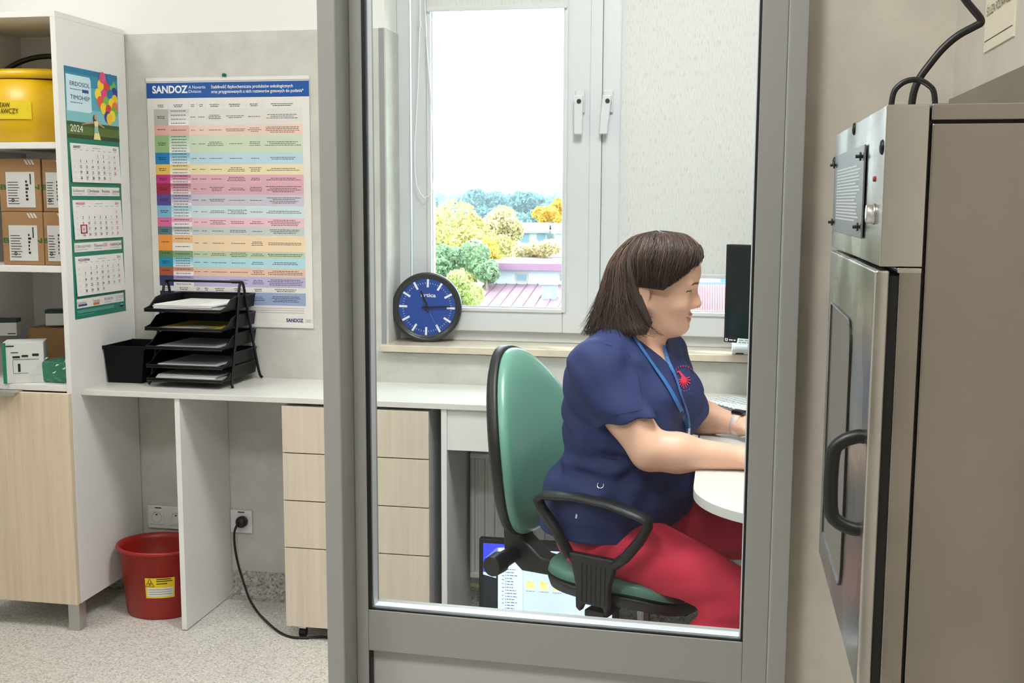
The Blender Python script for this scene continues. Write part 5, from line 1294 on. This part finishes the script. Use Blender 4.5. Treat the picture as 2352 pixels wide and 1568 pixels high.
def nets(D, xs, ys, zs):
    ins = D < 0; nx, ny, nz = D.shape
    cnt = np.zeros((nx - 1, ny - 1, nz - 1), np.uint8)
    for i in (0, 1):
        for j in (0, 1):
            for k in (0, 1): cnt += ins[i:nx - 1 + i, j:ny - 1 + j, k:nz - 1 + k]
    C = np.argwhere((cnt > 0) & (cnt < 8)); n = len(C)
    idx = np.full(cnt.shape, -1, np.int32); idx[C[:, 0], C[:, 1], C[:, 2]] = np.arange(n)
    co = np.array([(i, j, k) for i in (0, 1) for j in (0, 1) for k in (0, 1)])
    val = np.stack([D[C[:, 0] + a, C[:, 1] + b, C[:, 2] + c] for a, b, c in co], 1)
    acc = np.zeros((n, 3)); w = np.zeros(n)
    for p in range(8):
        for q in range(p + 1, 8):
            if np.abs(co[p] - co[q]).sum() != 1: continue
            m = (val[:, p] < 0) != (val[:, q] < 0); t = np.where(m, val[:, p] / np.where(m, val[:, p] - val[:, q], 1), 0)
            acc += m[:, None] * (co[p] + t[:, None] * (co[q] - co[p])); w += m
    f_ = acc / w[:, None]
    V = np.stack([ax_[C[:, i]] + f_[:, i] * (ax_[C[:, i] + 1] - ax_[C[:, i]]) for i, ax_ in enumerate((xs, ys, zs))], 1)
    F = []
    for a in range(3):
        b, c = (a + 1) % 3, (a + 2) % 3
        s0 = [slice(None)] * 3; s1 = [slice(None)] * 3; s0[a] = slice(0, -1); s1[a] = slice(1, None)
        E = np.argwhere(ins[tuple(s0)] != ins[tuple(s1)])
        E = E[(E[:, b] > 0) & (E[:, c] > 0) & (E[:, b] < D.shape[b] - 1) & (E[:, c] < D.shape[c] - 1)]
        db = np.zeros(3, int); db[b] = 1; dc = np.zeros(3, int); dc[c] = 1
        q = [idx[tuple((E - o).T)] for o in (db + dc, dc, 0 * db, db)]
        q = np.stack(q, 1); fl = ins[tuple(E.T)]; q[~fl] = q[~fl][:, ::-1]; F.append(q)
    return V, np.concatenate(F)
def mesh_np(name, V, F, mats, parent, midx=None, loc=(0, 0, 0)):
    me = bpy.data.meshes.new(name); V = V - np.array(loc); n = len(F)
    me.vertices.add(len(V)); me.vertices.foreach_set('co', V.astype(np.float32).ravel()); me.loops.add(n * 4); me.loops.foreach_set('vertex_index', F.ravel().astype(np.int32))
    me.polygons.add(n); me.polygons.foreach_set('loop_start', (np.arange(n) * 4).astype(np.int32)); me.polygons.foreach_set('loop_total', np.full(n, 4, np.int32))
    for m in mats: me.materials.append(m)
    if midx is not None: me.polygons.foreach_set('material_index', midx.astype(np.int32))
    me.polygons.foreach_set('use_smooth', np.ones(n, bool)); me.update(calc_edges=True); me.validate()
    o = bpy.data.objects.new(name, me); coll.objects.link(o)
    if parent is not None: o.parent = parent
    return o
def relax(V, F, it=2):
    for _ in range(it):
        S = np.zeros_like(V); c = np.zeros(len(V))
        for i in range(4):
            for j in (1, 3): np.add.at(S, F[:, i], V[F[:, (i + j) % 4]]); np.add.at(c, F[:, i], 1)
        V = V * .5 + .5 * S / np.maximum(c, 1)[:, None]
    return V
def wob(X, Y, Z, s=1.0):
    return np.sin(X * 31 * s + 2.1 * np.sin(Z * 23 * s) + Y * 17 * s) * np.sin(Z * 27 * s + 1.7 * np.sin(Y * 29 * s + X * 13 * s) - X * 19 * s)

TY = rad(-25); TF = (math.cos(TY), math.sin(TY)); TLv = (-math.sin(TY), math.cos(TY))
PL = Vector((-.28, 2.83, .0))
torso = [(.575, -.262, 2.835, .166, .224), (.64, -.255, 2.83, .166, .220), (.70, -.243, 2.822, .154, .202), (.765, -.232, 2.81, .136, .184), (.83, -.228, 2.80, .138, .182), (.89, -.225, 2.795, .146, .184), (.95, -.225, 2.79, .145, .186), (1.0, -.228, 2.79, .128, .186), (1.045, -.232, 2.79, .104, .176), (1.075, -.234, 2.792, .082, .140), (1.10, -.234, 2.795, .062, .085)]
shR, elR, wrR = (-.292, 2.638, 1.012), (-.158, 2.592, .838), (.068, 2.602, .828)
shL, elL, wrL = (-.158, 2.946, 1.012), (-.088, 3.030, .846), (.060, 2.952, .836)
hipR, knR, anR = (-.285, 2.742, .585), (.072, 2.585, .502), (-.150, 2.655, .14)
hipL, knL, anL = (-.215, 2.905, .582), (.175, 2.905, .552), (.150, 2.925, .12)
HC = np.array((-.150, 2.80, 1.225)); dp_, yw_ = rad(6), rad(-4)
hu = np.array((math.cos(dp_) * math.cos(yw_), math.cos(dp_) * math.sin(yw_), -math.sin(dp_))); hl = np.array((-math.sin(yw_), math.cos(yw_), 0)); hw = np.cross(hu, hl)
HA = np.array((hu, hl, hw))
def hp(x, y, z): return HC + hu * x + hl * y + hw * z

B = SDF()
B.loft(torso[2:], TF, TLv, .03, 2.3, .92)
B.ell((-.262, 2.835, .59), (.125, .17, .09), [(*TF, 0), (*TLv, 0), (0, 0, 1)], .04)
for h, k_, a in ((hipR, knR, anR), (hipL, knL, anL)):
    B.cone(h, k_, .088, .046, .04); B.cone(k_, a, .046, .038, .03)
for s_, e_, w_ in ((shR, elR, wrR), (shL, elL, wrL)):
    s_, e_, w_ = np.array(s_), np.array(e_), np.array(w_)
    B.cone(s_, e_, .060, .046, .03); m_ = e_ + (w_ - e_) * .28
    B.cone(e_, m_, .043, .043, .022); B.cone(m_, w_, .042, .0265, .03, flat=((0, 1, 0), .92))
    B.cone((-.228, 2.795, 1.075), tuple(s_ + np.array((.0, 0, .02))), .05, .052, .035)
# neck
B.cone((-.228, 2.795, 1.05), hp(-.022, 0, -.075), .062, .056, .03)
# head
B.ell(hp(-.008, 0, .020), (.092, .074, .085), HA, .03)
B.ell(hp(.040, 0, .030), (.047, .056, .050), HA, .03)
B.ell(hp(.030, 0, -.045), (.051, .057, .068), HA, .025)
for s_ in (-1, 1):
    B.cone(hp(-.014, .049 * s_, -.060), hp(.046, .012 * s_, -.102), .026, .018, .02)
    B.ell(hp(.048, .036 * s_, -.052), (.027, .024, .024), HA, .02)
    B.ell(hp(.070, .028 * s_, .004), (.013, .025, .008), HA, .012)
B.ell(hp(.0545, 0, -.103), (.0185, .02, .0160), HA, .018)
B.ell(hp(.012, 0, -.112), (.052, .042, .026), HA, .03)
B.cone(hp(.078, 0, -.010), hp(.0935, 0, -.046), .0085, .0115, .012)
for s_ in (-1, 1): B.ell(hp(.084, .0125 * s_, -.051), (.011, .008, .0085), HA, .008)
B.ell(hp(.0775, 0, -.0755), (.0085, .021, .0058), HA, .006); B.ell(hp(.0755, 0, -.0875), (.0085, .018, .0062), HA, .006)
B.ell(hp(.0905, 0, -.0815), (.010, .024, .0016), HA, .003, 's')
for s_ in (-1, 1):
    B.ell(hp(.089, .031 * s_, -.016), (.014, .016, .0095), HA, .012, 's'); B.ell(hp(.0665, .031 * s_, -.017), (.0118, .0125, .0112), HA, .003)
    B.ell(hp(-.032, .0775 * s_, -.036), (.0175, .0075, .0295), HA, .005); B.ell(hp(-.028, .0875 * s_, -.034), (.0095, .006, .018), HA, .004, 's'); B.ell(hp(-.026, .077 * s_, -.062), (.009, .006, .010), HA, .005)
# hands
def hand(w_, d, side, up=(0, 0, 1)):
    w_ = np.array(w_); d = np.array(d) / np.linalg.norm(d); l = np.cross(up, d); l /= np.linalg.norm(l); u = np.cross(d, l)
    c = w_ + d * .048 + u * -.004
    B.ell(c, (.052, .040, .0145), (d, l, u), .014)
    B.cone(w_, w_ + d * .03, .026, .020, .02, flat=(u, .75))
    for i, (o_, ln) in enumerate(((.030, .068), (.010, .078), (-.011, .072), (-.030, .056))):
        o_ = o_ * side; k0 = w_ + d * .088 + l * o_ + u * .001; k1 = k0 + d * ln * .45 + u * .006 + l * o_ * .12; k2 = k1 + d * ln * .32 - u * .010; k3 = k2 + d * ln * .22 - u * .013
        B.cone(w_ + d * .06 + l * o_ * .85, k0, .0095, .0092, .010); B.cone(k0, k1, .0090, .0082, .004); B.cone(k1, k2, .0082, .0074, .003); B.cone(k2, k3, .0074, .0066, .003)
    t0 = w_ + d * .022 + l * .026 * side; t1 = t0 + d * .030 + l * .022 * side - u * .004; t2 = t1 + d * .030 + l * .004 * side - u * .006; t3 = t2 + d * .020 - l * .004 * side - u * .003
    B.cone(t0, t1, .0125, .0105, .010); B.cone(t1, t2, .0105, .0090, .004); B.cone(t2, t3, .0090, .0072, .003)
hand(wrR, (.99, .06, -.06), 1); hand(wrL, (.86, -.50, -.06), -1)
xs = axis(-.46, .32, .0046, ((-.27, -.03, .0025), (.06, .28, .003)))
ys = axis(2.50, 3.12, .0046, ((2.715, 2.885, .0025),))
zs = axis(.08, 1.345, .0046, ((1.08, 1.345, .0025), (.79, .86, .003)))
V, Fq = nets(B.grid(xs, ys, zs), xs, ys, zs); V = relax(V, Fq, 1)
pw = thing('person', 'seated woman in navy scrub top and red trousers leaning over the desk', 'person', (PL.x, PL.y, 0))
M_skin = mat('skin', (232, 184, 158), .48, sss=.15, bump=(500, .04)); M_lip = mat('lips', (204, 132, 122), .4); M_eyew = mat('eye white', (196, 184, 176), .3); M_iris = mat('iris', (58, 42, 34), .2); M_brow = mat('eyebrow', (104, 76, 62), .8)
cen = V[Fq].mean(1) - HC; lx, ly, lz = cen @ hu, cen @ hl, cen @ hw; mi = np.zeros(len(Fq))
mi[(lx > .070) & (np.abs(ly) < .0215 - .25 * np.abs(lz + .0815)) & (np.abs(lz + .0815) < .0115)] = 1
for s_ in (-1, 1):
    e2 = ((ly - .031 * s_) / .0125) ** 2 + ((lz + .0175) / .0034) ** 2
    mi[(lx > .05) & (e2 < 1)] = 2; mi[(lx > .05) & (e2 < 1) & (np.abs(ly - .031 * s_ + .002 * s_) < .005)] = 3
    mi[(lx > .04) & (e2 >= 1) & (e2 < 2.4) & (lz > -.0175) & (np.abs(ly - .031 * s_) < .014)] = 3
    arch = .0065 - 9 * (np.abs(ly) - .026) ** 2
    mi[(lx > .035) & (np.abs(lz - arch) < .0028) & (np.abs(ly) > .012) & (np.abs(ly) < .048)] = 4
body = mesh_np('body', V, Fq, [M_skin, M_lip, M_eyew, M_iris, M_brow], pw, mi, tuple(pw.location))

# ---- scrub top
T = SDF()
T.loft(torso, TF, TLv, .03, 2.3, 1.0)
bc_ = np.array((-.222, 2.79, .905)); f3 = np.array((*TF, 0)); l3 = np.array((*TLv, 0))
for s_ in (-1, 1): T.ell(bc_ + f3 * .098 + l3 * .072 * s_, (.066, .076, .078), (f3, l3, (0, 0, 1)), .05)
T.ell((-.245, 2.83, .70), (.175, .205, .085), (f3, l3, (0, 0, 1)), .05)
SL = []
for s_, e_ in ((shR, elR), (shL, elL)):
    s_, e_ = np.array(s_), np.array(e_); T.cone((-.228, 2.795, 1.055), tuple(s_ + (0, 0, .012)), .060, .066, .03); SL.append((s_, e_))
def folds(X, Y, Z):
    a = .0042 * np.sin((X * .8 + Z * 1.0 - Y * .5) * 60 + 3 * wob(X, Y, Z, .5)) * np.clip((Z - .72) / .1, 0, 1) * np.clip((1.08 - Z) / .1, 0, 1)
    b = .0042 * wob(X, Y, Z, .9) + .003 * np.sin(Z * 95 + 2.5 * wob(X, Y, Z, .4)) * np.exp(-((Z - .775) / .045) ** 2)
    return a * 1.0 + b
for (s_, e_), n_ in zip(SL, ((.25, 0, -1), (.3, .2, -1))):
    n_ = np.array(n_) / np.linalg.norm(n_); c_ = s_ + (e_ - s_) * .60; ab = e_ - s_; L2 = ab @ ab
    def sleeve(X, Y, Z, s_=s_, ab=ab, L2=L2, c_=c_, n_=n_):
        t = np.clip(((X - s_[0]) * ab[0] + (Y - s_[1]) * ab[1] + (Z - s_[2]) * ab[2]) / L2, 0, .95)
        d = np.sqrt((X - s_[0] - t * ab[0]) ** 2 + (Y - s_[1] - t * ab[1]) ** 2 + (Z - s_[2] - t * ab[2]) ** 2) - (.070 - .006 * t)
        return np.maximum(d, (X - c_[0]) * n_[0] + (Y - c_[1]) * n_[1] + (Z - c_[2]) * n_[2])
    T.add(sleeve, np.minimum(s_, e_) - .085, np.maximum(s_, e_) + .085, .018)
T.add(folds, [-.6, 2.4, .5], [.2, 3.2, 1.2], .001, 'a')
def neck_cut(X, Y, Z):
    u = (X + .228) * TF[0] + (Y - 2.795) * TF[1]; v = (X + .228) * TLv[0] + (Y - 2.795) * TLv[1]
    vee = np.maximum((1.020 + np.abs(v) * 1.05 - Z) * .7, .0 - u)
    hole = np.maximum(np.sqrt((u - .012) ** 2 + v ** 2) - .078, 1.066 - Z); return np.minimum(vee, hole)
T.add(neck_cut, [-.40, 2.60, 1.0], [.0, 3.0, 1.16], .003, 's')
T.add(lambda X, Y, Z: Z - (.592 + .16 * np.clip(X + .24, 0, 1)) + 0 * Y, [-.6, 2.4, .55], [.2, 3.2, .70], .004, 's')
xs = axis(-.46, .06, .0042); ys = axis(2.52, 3.08, .0042); zs = axis(.56, 1.15, .0042)
V, Fq = nets(T.grid(xs, ys, zs), xs, ys, zs)
M_scrub = mat('navy scrub cloth', (31, 45, 96), .75, var=(5, .08))
top = mesh_np('scrub_top', V, Fq, [M_scrub], pw, None, tuple(pw.location))

# ---- trousers
R_ = SDF()
R_.ell((-.262, 2.835, .60), (.146, .192, .110), (f3, l3, (0, 0, 1)), .04)
for h, k_, a in ((hipR, knR, anR), (hipL, knL, anL)):
    h, k_, a = np.array(h), np.array(k_), np.array(a); R_.cone(h, k_, .102, .056, .04); c_ = k_ + (a - k_) * .3; R_.cone(k_, c_, .056, .058, .02); R_.cone(c_, a, .058, .052, .025)
def tfold(X, Y, Z):
    kx = np.exp(-(((X - .0) / .09) ** 2 + ((Z - .43) / .07) ** 2)); hx = np.exp(-(((X + .26) / .10) ** 2 + ((Z - .58) / .08) ** 2))
    return .0022 * wob(X, Y, Z, .8) + .006 * kx * np.sin((X * .3 - Z) * 110 + wob(X, Y, Z, .5)) + .003 * hx * np.sin((X - Z * .55) * 120 + wob(X, Y, Z, .6))
R_.add(tfold, [-.6, 2.4, .05], [.4, 3.2, .8], .001, 'a')
R_.add(lambda X, Y, Z: Z - .135 + 0 * X + 0 * Y, [-.3, 2.5, .05], [.4, 3.1, .15], .003, 's')
xs = axis(-.46, .28, .005); ys = axis(2.46, 3.10, .005); zs = axis(.09, .72, .005)
V, Fq = nets(R_.grid(xs, ys, zs), xs, ys, zs)
mesh_np('trousers', V, Fq, [mat('crimson trouser cloth', (214, 42, 74), .75, var=(6, .06))], pw, None, tuple(pw.location))
for a, tdir in ((anR, (.90, -.18, -.30)), (anL, (.97, -.22, 0))):
    sh = SDF(); a = np.array(a); d = np.array(tdir) / np.linalg.norm(tdir); base = a + np.array((0, 0, -.055))
    sh.cone(base - d * .03, base + d * .06, .038, .040, .02); sh.cone(base + d * .06, base + d * .16, .040, .030, .03)
    if a[2] < .13: sh.add(lambda X, Y, Z: Z - .004 + 0 * X + 0 * Y, [-1, 2, -.1], [1, 4, .01], .004, 's')
    sh.ell(base + (0, 0, .035), (.045, .042, .04), None, .02)
    lo, hi = base - .25, base + .25
    xs, ys, zs = [axis(l, h, .006) for l, h in zip(lo, hi)]
    V, Fq = nets(sh.grid(xs, ys, zs), xs, ys, zs); mesh_np('shoe', V, Fq, [mat('white shoe', (224, 224, 222), .45)], pw, None, tuple(pw.location))

# ---- laying things on the cloth: march camera-independent points along a line to the surface
def onto(S_, pts_, off=.002):
    out = []
    for (x, y) in pts_:
        d = np.array(ray(x, y).normalized()); P = np.array(CAM) + np.outer(np.arange(2.2, 3.2, .002), d); D = S_.pts(P)
        i = int(np.argmax(D < 0)) if (D < 0).any() else int(np.argmin(D)); q = P[i]; g = np.array([S_.pts((q + e)[None])[0] - S_.pts((q - e)[None])[0] for e in np.eye(3) * .003]); g /= np.linalg.norm(g) + 1e-9
        out.append((Vector(q) + Vector(g) * off, Vector(g)))
    return out
class Both:
    def pts(s, P): return np.minimum(B.pts(P), T.pts(P))
both = Both()
def ribbon(name, path, w_, m, S_=both, off=.004, th=.0012):
    H_ = onto(S_, path, off); P = smooth_path([h[0] for h in H_], 5); N = smooth_path([h[1] for h in H_], 5); mb = MB(); n = len(P); vs = []; fs = []
    for i in range(n):
        t = (P[min(i + 1, n - 1)] - P[max(i - 1, 0)]).normalized(); s_ = t.cross(N[i]).normalized() * w_ / 2; nn = N[i].normalized() * th
        vs += [P[i] - s_, P[i] + s_, P[i] + s_ + nn, P[i] - s_ + nn]
    for i in range(n - 1):
        for j in range(4): fs.append((4 * i + j, 4 * i + (j + 1) % 4, 4 * i + 4 + (j + 1) % 4, 4 * i + 4 + j))
    fs += [(0, 1, 2, 3), (4 * n - 1, 4 * n - 2, 4 * n - 3, 4 * n - 4)]
    return mb.add(vs, fs).build(name, m, pw, smooth=False)
M_lan = mat('blue lanyard ribbon', (48, 104, 170), .6)
ribbon('lanyard', [(1434, 734), (1450, 768), (1472, 802), (1500, 843), (1530, 885), (1556, 930), (1572, 965), (1578, 990)], .011, M_lan)
ribbon('lanyard', [(1519, 792), (1534, 830), (1548, 870), (1560, 910), (1574, 950), (1580, 988)], .009, M_lan, off=.006)
c_ = onto(both, [(1580, 996)], .008)[0][0]
MB().tube([c_ + Vector((0, 0, .006)), c_ + Vector((0, 0, -.012))], .003, 8).build('lanyard_clip', mat('chrome clip', (200, 202, 206), .2, 1.0), pw)
# embroidered emblem on the chest
mb = MB()
def decal(poly, off=.003):
    H_ = onto(T, poly, off); mb.add([h[0] for h in H_], [tuple(range(len(H_)))])
ecx, ecy = 1569, 873
for k in range(10):
    a = rad(-20 + 22 * k); r0, r1 = 7, 18 + (k % 3)
    decal([(ecx + r0 * math.cos(a - .16) * .8, ecy + r0 * math.sin(a - .16)), (ecx + r1 * math.cos(a - .05) * .8, ecy + r1 * math.sin(a - .05)), (ecx + r1 * math.cos(a + .09) * .8, ecy + r1 * math.sin(a + .09)), (ecx + r0 * math.cos(a + .16) * .8, ecy + r0 * math.sin(a + .16))])
decal([(ecx + 8 * math.cos(t) * .9, ecy + 8 * math.sin(t)) for t in np.arange(0, 6.2, .6)]); decal([(ecx - 4, ecy - 4), (ecx - 12, ecy - 17), (ecx - 17, ecy - 15), (ecx - 16, ecy - 19), (ecx - 9, ecy - 20), (ecx + 2, ecy - 8)])
for k in range(13):
    a = rad(-170 + 13 * k); decal([(ecx + 29 * math.cos(a + j) * .92, ecy - 2 + 29 * math.sin(a + j) + i) for i, j in ((-1.5, -.05), (1.6, -.05), (1.6, .05), (-1.5, .05))])
for k in range(5):
    a = rad(60 + 15 * k); decal([(ecx + 27 * math.cos(a + j) * .92, ecy - 2 + 27 * math.sin(a + j) + i) for i, j in ((-1, -.05), (1.2, -.05), (1.2, .05), (-1, .05))])
mb.build('chest_emblem', mat('red embroidery', (206, 44, 70), .7), pw)
q = onto(T, [(1380, 1115)], .003)[0]; n_ = q[1]; u_ = Vector((0, 0, 1)); u_ = (u_ - n_ * u_.dot(n_)).normalized(); r_ = u_.cross(n_)
MB().tube([q[0] + r_ * (.0075 * math.cos(a)) + u_ * (.0075 * math.sin(a)) for a in np.arange(rad(135), rad(408), .3)], .0014, 6).build('metal_ring', MATS['chrome clip'], pw)
q = onto(T, [(1325, 1184)], .002)[0]; MB().obox(q[0], (r_, u_, n_), (.002, .006, .0008)).build('side_tag', mat('white cloth tag', (220, 220, 216), .7), pw)
ribbon('pocket_seam', [(1385, 1050), (1420, 1056), (1465, 1064)], .003, mat('dark navy seam', (20, 26, 60), .8), T, .0005, .0006)
M_seam2 = mat('navy stitched seam', (24, 34, 76), .8)
ribbon('sleeve_hem', [(1378, 962), (1405, 956), (1440, 948), (1478, 940)], .0022, M_seam2, T, .0003, .0006)
ribbon('shoulder_seam', [(1352, 782), (1395, 792), (1440, 812), (1462, 850), (1472, 900), (1478, 930)], .0022, M_seam2, T, .0003, .0006)
# watch on the left wrist
wd = (np.array(wrL) - np.array(elL)); wd /= np.linalg.norm(wd); wc = np.array(wrL) - wd * .012
l_ = np.cross((0, 0, 1), wd); l_ /= np.linalg.norm(l_); u3 = np.cross(wd, l_)
mb = MB(); N = 28; vs = []; fs = []
for i in range(N):
    a = 2 * math.pi * i / N
    for (dw, dr_) in ((-.010, .0), (-.010, .0025), (.010, .0025), (.010, .0)): vs.append(Vector(wc + wd * dw + l_ * ((.0285 + dr_) * math.cos(a)) + u3 * ((.0285 + dr_) * math.sin(a))))
for i in range(N):
    for j in range(4): fs.append((4 * i + j, 4 * i + (j + 1) % 4, 4 * ((i + 1) % N) + (j + 1) % 4, 4 * ((i + 1) % N) + j))
mb.add(vs, fs).build('watch_strap', mat('pale pink watch strap', (226, 206, 200), .5), pw, smooth=True)
MB().obox(Vector(wc + u3 * .034), (wd, l_, u3), (.017, .015, .005)).build('watch_case', mat('dark watch glass', (30, 30, 34), .15), pw, bevel=.003)

# ---- hair
HT = [(0, [(0, .112), (.05, .109), (.084, .088), (.098, .068), (.099, .055)], 0), (35, [(0, .112), (.055, .109), (.088, .085), (.098, .056), (.097, .034)], 0), (60, [(0, .112), (.055, .108), (.087, .078), (.092, .034), (.087, .004)], 0),
      (85, [(0, .112), (.055, .107), (.088, .065), (.091, .014), (.087, -.020)], 0), (131, [(0, .112), (.056, .106), (.096, .060), (.097, .015), (.092, -.012)], 0), (136, [(0, .112), (.058, .105), (.102, .055), (.110, -.03), (.100, -.124)], -44),
      (145, [(0, .112), (.060, .103), (.108, .05), (.128, -.035), (.134, -.130)], -26), (155, [(0, .112), (.062, .100), (.116, .045), (.142, -.045), (.160, -.135)], 0), (180, [(0, .112), (.065, .098), (.120, .040), (.148, -.05), (.176, -.138)], 0)]
hk = np.array([h[0] for h in HT], float); hpts = np.array([h[1] for h in HT]); hsw = np.array([h[2] for h in HT], float)
def hair_pt(phi, t, dr_=0.0):
    a = abs(phi); sg_ = -1 if phi >= 0 else 1         # positive phi: the side nearest the door
    P5 = np.array([[np.interp(a, hk, hpts[:, i, j]) for j in (0, 1)] for i in range(5)]); sw = np.interp(a, hk, hsw)
    x = t * 4; i = min(int(x), 3); f_ = x - i; p0, p1, p2, p3 = P5[max(i - 1, 0)], P5[i], P5[i + 1], P5[min(i + 2, 4)]
    r, z = .5 * ((2 * p1) + (p2 - p0) * f_ + (2 * p0 - 5 * p1 + 4 * p2 - p3) * f_ * f_ + (3 * p1 - p0 - 3 * p2 + p3) * f_ ** 3)
    r = max(r, 0) + dr_ * min(1, t * 4); z += dr_ * max(0, 1 - t * 3); an = rad(a + sw * t ** 4)
    return Vector((HC[0] - .012 * (1 - t) * (1 if a > 20 else a / 20) + r * math.cos(an), HC[1] + sg_ * r * math.sin(an), HC[2] + z + .004))
phis = np.concatenate([np.arange(-180, 180, 5.0)]); NT = 18
mb = MB(); vs = []; fs = []
for p_ in phis:
    for j in range(NT): vs.append(hair_pt(p_, .04 + .96 * j / (NT - 1), -.003 + .0022 * math.sin(p_ * .9 + 2 * math.sin(j * .4))))
n = len(phis)
for i in range(n):
    for j in range(NT - 1): fs.append((i * NT + j, i * NT + j + 1, ((i + 1) % n) * NT + j + 1, ((i + 1) % n) * NT + j))
c0 = len(vs); vs.append(hair_pt(90, 0, 0)); fs += [(c0, i * NT, ((i + 1) % n) * NT) for i in range(n)]
M_hair0 = mat('dark hair', (46, 33, 29), .45); M_hair = leaf_mat('brown hair strands', (56, 40, 35), .7, 0); M_hair.node_tree.nodes['Principled BSDF'].inputs['Roughness'].default_value = .38
hr = mb.add(vs, fs).build('hair', M_hair0, pw, smooth=True)
sm = hr.modifiers.new('thick', 'SOLIDIFY'); sm.thickness = .010; sm.offset = 0
rs = random.Random(21); mb = MB()
for k in range(2400):
    p_ = rs.uniform(-180, 180) if k % 3 else rs.uniform(20, 180)
    t0 = rs.choice((.03, .05, .1, .2, .35, .5)) * rs.uniform(.5, 1.2); t1 = min(1.05, rs.uniform(.82, 1.14)) ; off = rs.uniform(-.003, .004) + .0035 * math.sin(p_ * .55 + 1.3 * math.sin(p_ * .17)); wv, ph = rs.uniform(0, 2.2), rs.uniform(0, 6); dphi = rs.uniform(-7, 7) + (22 * math.copysign(1, p_) if abs(p_) < 100 else 0); flick = rs.uniform(-.012, .030) if abs(p_) > 130 else rs.uniform(0, .003)
    pts_ = []
    for j in range(11):
        f_ = j / 10; t = t0 + (t1 - t0) * f_
        q = p_ + dphi * f_ + wv * math.sin(ph + 4 * f_); q = (q + 180) % 360 - 180
        if abs(p_) < 132: q = math.copysign(min(abs(q), 131), p_)
        elif abs(p_) > 136: q = math.copysign(max(abs(q), 136), p_)
        else: q = p_
        v = hair_pt(q, t, off + flick * f_ ** 5); pts_.append(v)
    mb.tube(pts_, [(.0009 + .0006 * (k % 4 == 0)) * (1 - .7 * (j / 10) ** 2) for j in range(11)], 3)
mb.build('hair_strands', M_hair, pw, smooth=True)['kind'] = 'stuff'
mb = MB()
for k in range(420):
    loose = k % 3 == 0
    p_ = rs.uniform(138, 222) if loose else rs.uniform(-30, 210); p_ = (p_ + 180) % 360 - 180
    t0, t1 = (rs.uniform(.35, .6), rs.uniform(.95, 1.06)) if loose else (rs.uniform(.08, .35), rs.uniform(.55, 1.0)); ph, wv = rs.uniform(0, 6), rs.uniform(1, 5) if loose else rs.uniform(0, 2)
    dphi = 20 * math.copysign(1, p_) if abs(p_) < 100 else rs.uniform(-6, 6); pts_ = []
    for j in range(11):
        f_ = j / 10; q = p_ + dphi * f_ + wv * math.sin(ph + 5 * f_)
        q = math.copysign(min(abs(q), 131), p_) if abs(p_) < 133 else math.copysign(min(max(abs(q), 136), 180), p_)
        pts_.append(hair_pt(q, t0 + (t1 - t0) * f_, .0045 + .0035 * math.sin(p_ * .55 + 1.3 * math.sin(p_ * .17)) + (rs.uniform(.006, .02) * f_ ** 2 * (.6 + .4 * math.sin(ph + 7 * f_)) if loose else 0)))
    mb.tube(pts_, [.0008 * (1 - .6 * (j / 10) ** 2) for j in range(11)], 3)
mb.build('hair_highlights', leaf_mat('light brown hair strands', (98, 74, 63), .5, 0), pw, smooth=True)['kind'] = 'stuff'
